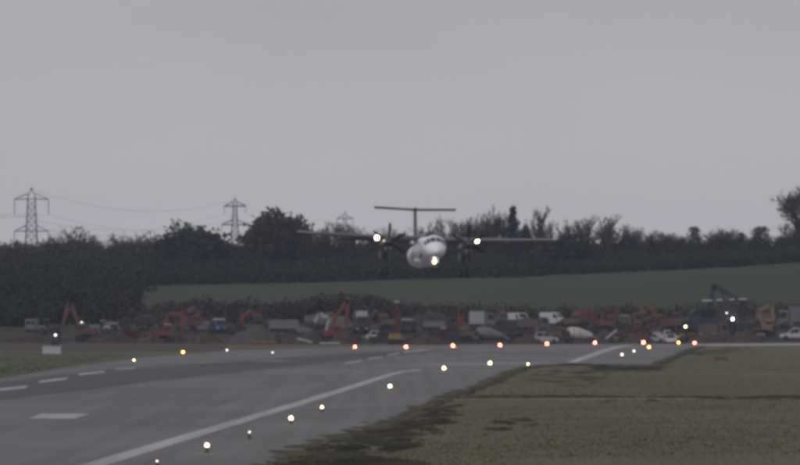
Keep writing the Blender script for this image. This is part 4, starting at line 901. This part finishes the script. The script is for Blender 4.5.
# loading conveyor with white chute
t = put('conveyor', 'small wheeled conveyor with a slanted white chute', 'conveyor', 612, 630, 0, 'loose site material')
b = MB(); b.beam((-1.0, 0, .7), (.75, 0, 2.1), .5, .22); b.build('chute', C['white'], t); b = MB(); b.beam((-.6, 0, .45), (.7, 0, .45), .6, .12); b.tube((.5, 0, .45), (.4, 0, 1.75), .06, n=6); b.build('frame', C['dark'], t)
for s in (-1, 1): wheel(t, .1, s*.45, .36, .2)
b = MB(); b.box(.3, .95, -.3, .3, .52, 1.0); b.build('motor_box', C['yellow'], t)
dumper('dump_truck', 'dull red dump truck with pale canopy frame right of the white chute', 629, 652, 1, 'maroon', 5.0, 4.2, canopy='pale', up=1.6)
lorry('tipper_lorry', 'brown tipper lorry behind the dull red dump truck', 626, 700, 0, 'brown', 'brown', 5.8, 3.2)
lorry('flatbed_lorry', 'maroon flatbed lorry right of the dull red dump truck', 667, 690, 180, 'maroon', 'maroon', 7.0, 2.9, kind='flat', bodyH=1.6)
pickup('pickup_truck', 'white pickup with pale load behind the amber light', 668, 645, 0, 'white', 5.4, 1.9, load='pale')
car('parked_car', 'small white car facing the runway in front of the white pickup', 670.5, 622, -88, 'white', 3.7, 1.45, 1.7)
t = dumper('site_dumper', 'small yellow dumper with lit beacon right of the white pickup', 688, 640, 1, 'yellow', 2.6, 2.4, canopy='yellow')
b = MB(); b.loft([[(v[0]-.4, v[1], v[2]) for v in ell_z(2.46+dz, r)] for dz, r in ((0, .08), (.1, .11), (.2, .08), (.24, .03))]); b.build('beacon', beacon, t)
# tractor and screener
excavator('excavator', 'dark teal excavator left of the tall screening machine', 690, 675, [(693, 330), (697, 312), (684, 316), (682, 330)], 'teal', -1, cabc='teal', cabroof='grey')
Y0 = 690; t = put('screening_machine', 'tall dark screening machine with a peaked conveyor and pale canopies', 'screener', 722, Y0, 0)
gx = t.location.x; gz = t.location.z
def q(px, py): return (X_at(px, Y0)-gx, Z_at(py, Y0)-gz)
tracks(t, 5.5, 2.2, .5, .5)
b = MB(); b.box(-4.4, 4.2, -1.0, 1.0, 1.0, 2.3); b.build('hull', C['teal'], t)
b = MB(); b.box(-1.2, 2.6, -.95, .95, 2.3, 5.4, top=.86); b.build('screen_box', C['dark'], t)
b = MB(); b.loft([[(-3.4, -.8, 2.3), (-1.6, -.8, 2.3), (-1.6, .8, 2.3), (-3.4, .8, 2.3)], [(-4.0, -1.3, 3.7), (-1.3, -1.3, 3.7), (-1.3, 1.3, 3.7), (-4.0, 1.3, 3.7)]]); b.build('hopper', C['teal'], t)
a, c_ = q(713.5, 286), q(749, 305)
b = MB(); b.beam((a[0], 0, a[1]), (c_[0], 0, c_[1]), .9, .8); b.build('conveyor', C['dark'], t)
a2 = q(708, 318); b = MB(); b.beam((a2[0], 0, a2[1]), (a[0], 0, a[1]+.3), .9, 1.2, .8); b.build('conveyor', C['dark'], t)
for px, py, ht in ((741, 318, 0), (723, 318, 0)):
    p = q(px, 300 if px > 730 else 292); b = MB(); b.tube((p[0], -.4, 1.6), (p[0], -.4, p[1]), .1, n=6); b.tube((p[0], .4, 1.6), (p[0], .4, p[1]), .1, n=6); b.build('prop', C['dark'], t)
for x0, x1, py in ((701.5, 712, 300.5), (716, 722, 300), (729, 734, 299.5), (738, 746, 299.2)):
    p0, p1 = q(x0, py), q(x1, py); b = MB(); b.box(p0[0], p1[0], -1.0, -.6, p0[1]-.14, p0[1]+.14); o = b.build('canopy', C['white'], t)
    b = MB(); b.tube(((p0[0]+p1[0])/2, -.8, 2.2), ((p0[0]+p1[0])/2, -.8, p0[1]-.14), .07, n=6); b.build('post', C['dark'], t)
for px, py, r, m in ((732, 319, .14, work), (726, 313, .1, work_dim)):
    p = q(px, py); b = MB(); b.tube((p[0], -1.3, p[1]), (p[0], -.6, p[1]), .08, n=6); o = b.build('lamp_arm', C['dark'], t)
    b = MB(); b.loft([[(p[0]+rr_*math.cos(k*math.pi/6), -1.3-dy, p[1]+rr_*math.sin(k*math.pi/6)) for k in range(12)] for dy, rr_ in ((0, r*.8), (.05, r), (.18, r*.7), (.24, .03))]); b.build('work_lamp', m, o)
lorry('tipper_lorry', 'dark tipper lorry beside the right end of the screening machine', 742, 668, 180, 'dark', 'dark', 6.2, 3.3)
t = excavator('excavator', 'tan orange excavator with folded arm left of the white pickup at the right edge', 765, 672, [(764, 326), (758, 311), (771, 305), (775, 328)], 'tan', 1, cabc='tan', armc='tan')
t = put('board_stack', 'pale stack of boards below the tall screening machine', 'timber', 707, 655, 0, 'loose site material')
for k in range(4):
    b = MB(); b.box(-1.45+.08*k, 1.45-.05*k, -.6, .6, .9+k*.1, .99+k*.1); b.build('plank', C['tan'] if k % 2 else C['pale'], t)
for x in (-1, 1):
    b = MB(); b.box(x-.15, x+.15, -.5, .5, 0, .897); b.build('trestle', C['brown'], t)
lorry('lorry', 'grey lorry at the right edge behind the white pickup', 797, 700, 180, 'grey', 'grey', 6.5, 3.7, kind='box')
pickup('pickup_truck', 'white pickup parked at the right edge of the frame', 795, 658, 180, 'white', 5.0, 1.95)
van('site_van', 'dark grey van end-on at the left edge of the works', 33, 700, 85, 'grey', 5, 2.3)
lorry('tipper_lorry', 'maroon tipper lorry between the arched red excavator and the blue van', 190, 705, 180, 'maroon', 'maroon', 5.5, 3.0)
dumper('site_dumper', 'pale grey dumper right behind the leftmost excavator', 100, 690, -1, 'pale', 3.6, 2.4)
lorry('tipper_lorry', 'grey tipper lorry behind the grey excavator with pale arm', 320, 712, 0, 'grey', 'grey', 5.6, 3.4)
van('site_van', 'grey van behind the red excavator with the tallest boom', 342, 705, 0, 'grey', 4.6, 2.4)
car('parked_car', 'silver car half hidden behind the dark four by four', 378, 660, 0, 'silver', 4.2, 1.5)
lorry('flatbed_lorry', 'dark flatbed lorry behind the dark blue pickup', 440, 690, 0, 'dark', 'grey', 6.4, 2.7, kind='flat', bodyH=1.2)
van('site_van', 'dark van behind the dark estate car', 503, 690, 180, 'dark', 4.8, 2.3)
pickup('pickup_truck', 'grey pickup right of the silver white hatchback', 566, 665, 180, 'grey', 4.8, 1.8)
dumper('site_dumper', 'brown dumper right of the dull red dump truck', 646, 668, -1, 'brown', 4.2, 3.2, canopy='tan')
car('parked_car', 'silver car left of the white pickup', 652, 640, 10, 'silver', 4.0, 1.5)
excavator('excavator', 'dull red excavator with low arm behind the white pickup', 680, 700, [(676, 330), (664, 316), (648, 320), (646, 332)], 'maroon', -1)
lorry('tipper_lorry', 'brown tipper lorry below the canopies of the screening machine', 714, 662, 0, 'brown', 'brown', 5.0, 2.6)
dumper('site_dumper', 'tan dumper left of the tan orange excavator', 753, 645, -1, 'tan', 3.8, 2.2)
lorry('flatbed_lorry', 'grey flatbed lorry behind the tan orange excavator', 772, 705, 0, 'grey', 'brown', 6.0, 3.0, kind='flat', bodyH=1.6)
excavator('excavator', 'rust red excavator behind the skip by the arched red excavator', 200, 700, [(203, 326), (196, 308), (183, 314), (181, 326)], 'maroon', -1)
excavator('excavator', 'brown excavator with red arm behind the cream mixer drum', 572, 700, [(569, 327), (575, 312), (590, 309), (594, 322)], 'brown', 1, armc='red')
excavator('excavator', 'rust red excavator with high arm behind the white chute', 607, 690, [(604, 328), (601, 309), (614, 306), (618, 322)], 'red', 1, armc='maroon')
excavator('excavator', 'orange excavator with raised arm right of the dull red dump truck', 646, 705, [(648, 326), (657, 310), (644, 306), (640, 320)], 'orange', -1)
excavator('excavator', 'brown excavator with maroon arm behind the upright red mast', 388, 700, [(385, 327), (378, 311), (370, 316), (369, 328)], 'brown', -1, armc='maroon')
excavator('excavator', 'dull red excavator behind the timber stack and gravel heap', 262, 705, [(259, 327), (252, 311), (243, 316), (241, 328)], 'maroon', -1, armc='red')
excavator('excavator', 'brown excavator with orange arm right of the pale box lorry', 500, 710, [(502, 325), (507, 309), (498, 313), (496, 324)], 'brown', 1, armc='orange')
dumper('site_dumper', 'orange dumper left of the white pickup with pale load', 640, 640, 1, 'orange', 3.6, 2.5)
dumper('site_dumper', 'red dumper between the silver white hatchback and the cream drum', 563, 645, 1, 'red', 3.4, 2.3)
dumper('site_dumper', 'red dumper left of the small brown digger', 452, 665, -1, 'red', 4.0, 2.6)
# extra low machines that fill the dark row
car('parked_car', 'dark car low between the grey excavator and the tall dark lorry', 350, 655, 0, 'dark', 4.3, 1.5)
dumper('site_dumper', 'brown dumper behind the pipes left of centre', 318, 690, 1, 'brown', 4.2, 2.4)
pickup('pickup_truck', 'dark pickup between the blue van and the gravel heap', 240, 690, 0, 'dark', 5.0, 1.8)
skip(600, 660, 3.0, 1.5, 'dark', 'dark skip behind the right end of the cream mixer')
skip(195, 655, 2.8, 1.4, 'brown', 'brown skip at the foot of the red arched excavator')
dumper('site_dumper', 'grey dumper behind the white cabinet at the left', 50, 690, 1, 'grey', 4.2, 2.6)

# ------------------------------------------------------------------ small airfield furniture
x, Y = G(52, 354.6); t = thing('white_cabinet', 'white equipment cabinet on the grass at the left', 'cabinet', (x, Y, 0), R(4))
b = MB(); b.box(-1.05, 1.0, -.35, .35, .08, .86, top=.97); b.build('cabinet_body', C['white'], t); b = MB(); b.box(-1.08, 1.03, -.39, .39, .862, .95, top=.97); b.build('lid', C['white'], t)
b = MB(); b.box(-1.0, .95, -.3, .3, -.02, .08); b.build('plinth', C['grey'], t)
for x_ in (-.55, .5):
    b = MB(); b.box(x_-.42, x_+.42, -.366, -.352, .16, .78); b.build('door', C['white'], t)
x, Y = G(55.5, 352); t = thing('lamp_post', 'dark post with a lit white lamp above the white cabinet', 'lamp post', (x, Y, 0))
zt = Z_at(335, Y); b = MB(); b.tube((0, 0, -.02), (0, 0, zt-.15), .09, .07, 8); b.build('post', pole, t); b = MB(); b.box(-.5, .5, -.15, .15, .3, 1.3); b.build('control_box', C['dark'], t)
b = MB(); b.loft([[(r_*math.cos(k*math.pi/6), -.1-dy, zt+r_*math.sin(k*math.pi/6)) for k in range(12)] for dy, r_ in ((-.12, .08), (0, .11), (.06, .1), (.1, .03))]); b.build('lamp_head', work_dim, t)
x, Y = G(721, 361); t = thing('marker_board', 'low dull orange marker board on the grass at the right', 'sign', (x, Y, 0), R(3))
ob = col('dull_orange', (.16, .085, .045), .8)
b = MB(); b.box(-.65, .65, -.06, .06, .1, .42); b.build('board', ob, t)
for s in (-1, 1):
    b = MB(); b.tube((s*.5, 0, -.02), (s*.5, 0, .1), .03, n=6); b.build('leg', pole, t)

# ------------------------------------------------------------------ haze
HZM = bpy.data.materials.new('haze'); HZM.use_nodes = True; n = HZM.node_tree.nodes; n.clear()
mo = n.new('ShaderNodeOutputMaterial'); pv = n.new('ShaderNodeVolumePrincipled'); pv.inputs['Color'].default_value = (.68, .77, 1, 1); pv.inputs['Density'].default_value = 1.15e-4; pv.inputs['Anisotropy'].default_value = .2
HZM.node_tree.links.new(pv.outputs[0], mo.inputs['Volume'])
b = MB(); b.box(-1600, 1600, -700, 3400, -1.5, 92); h = b.build('haze', HZM); tag(h, 'thin evening haze over the airfield', 'haze', None, 'stuff')
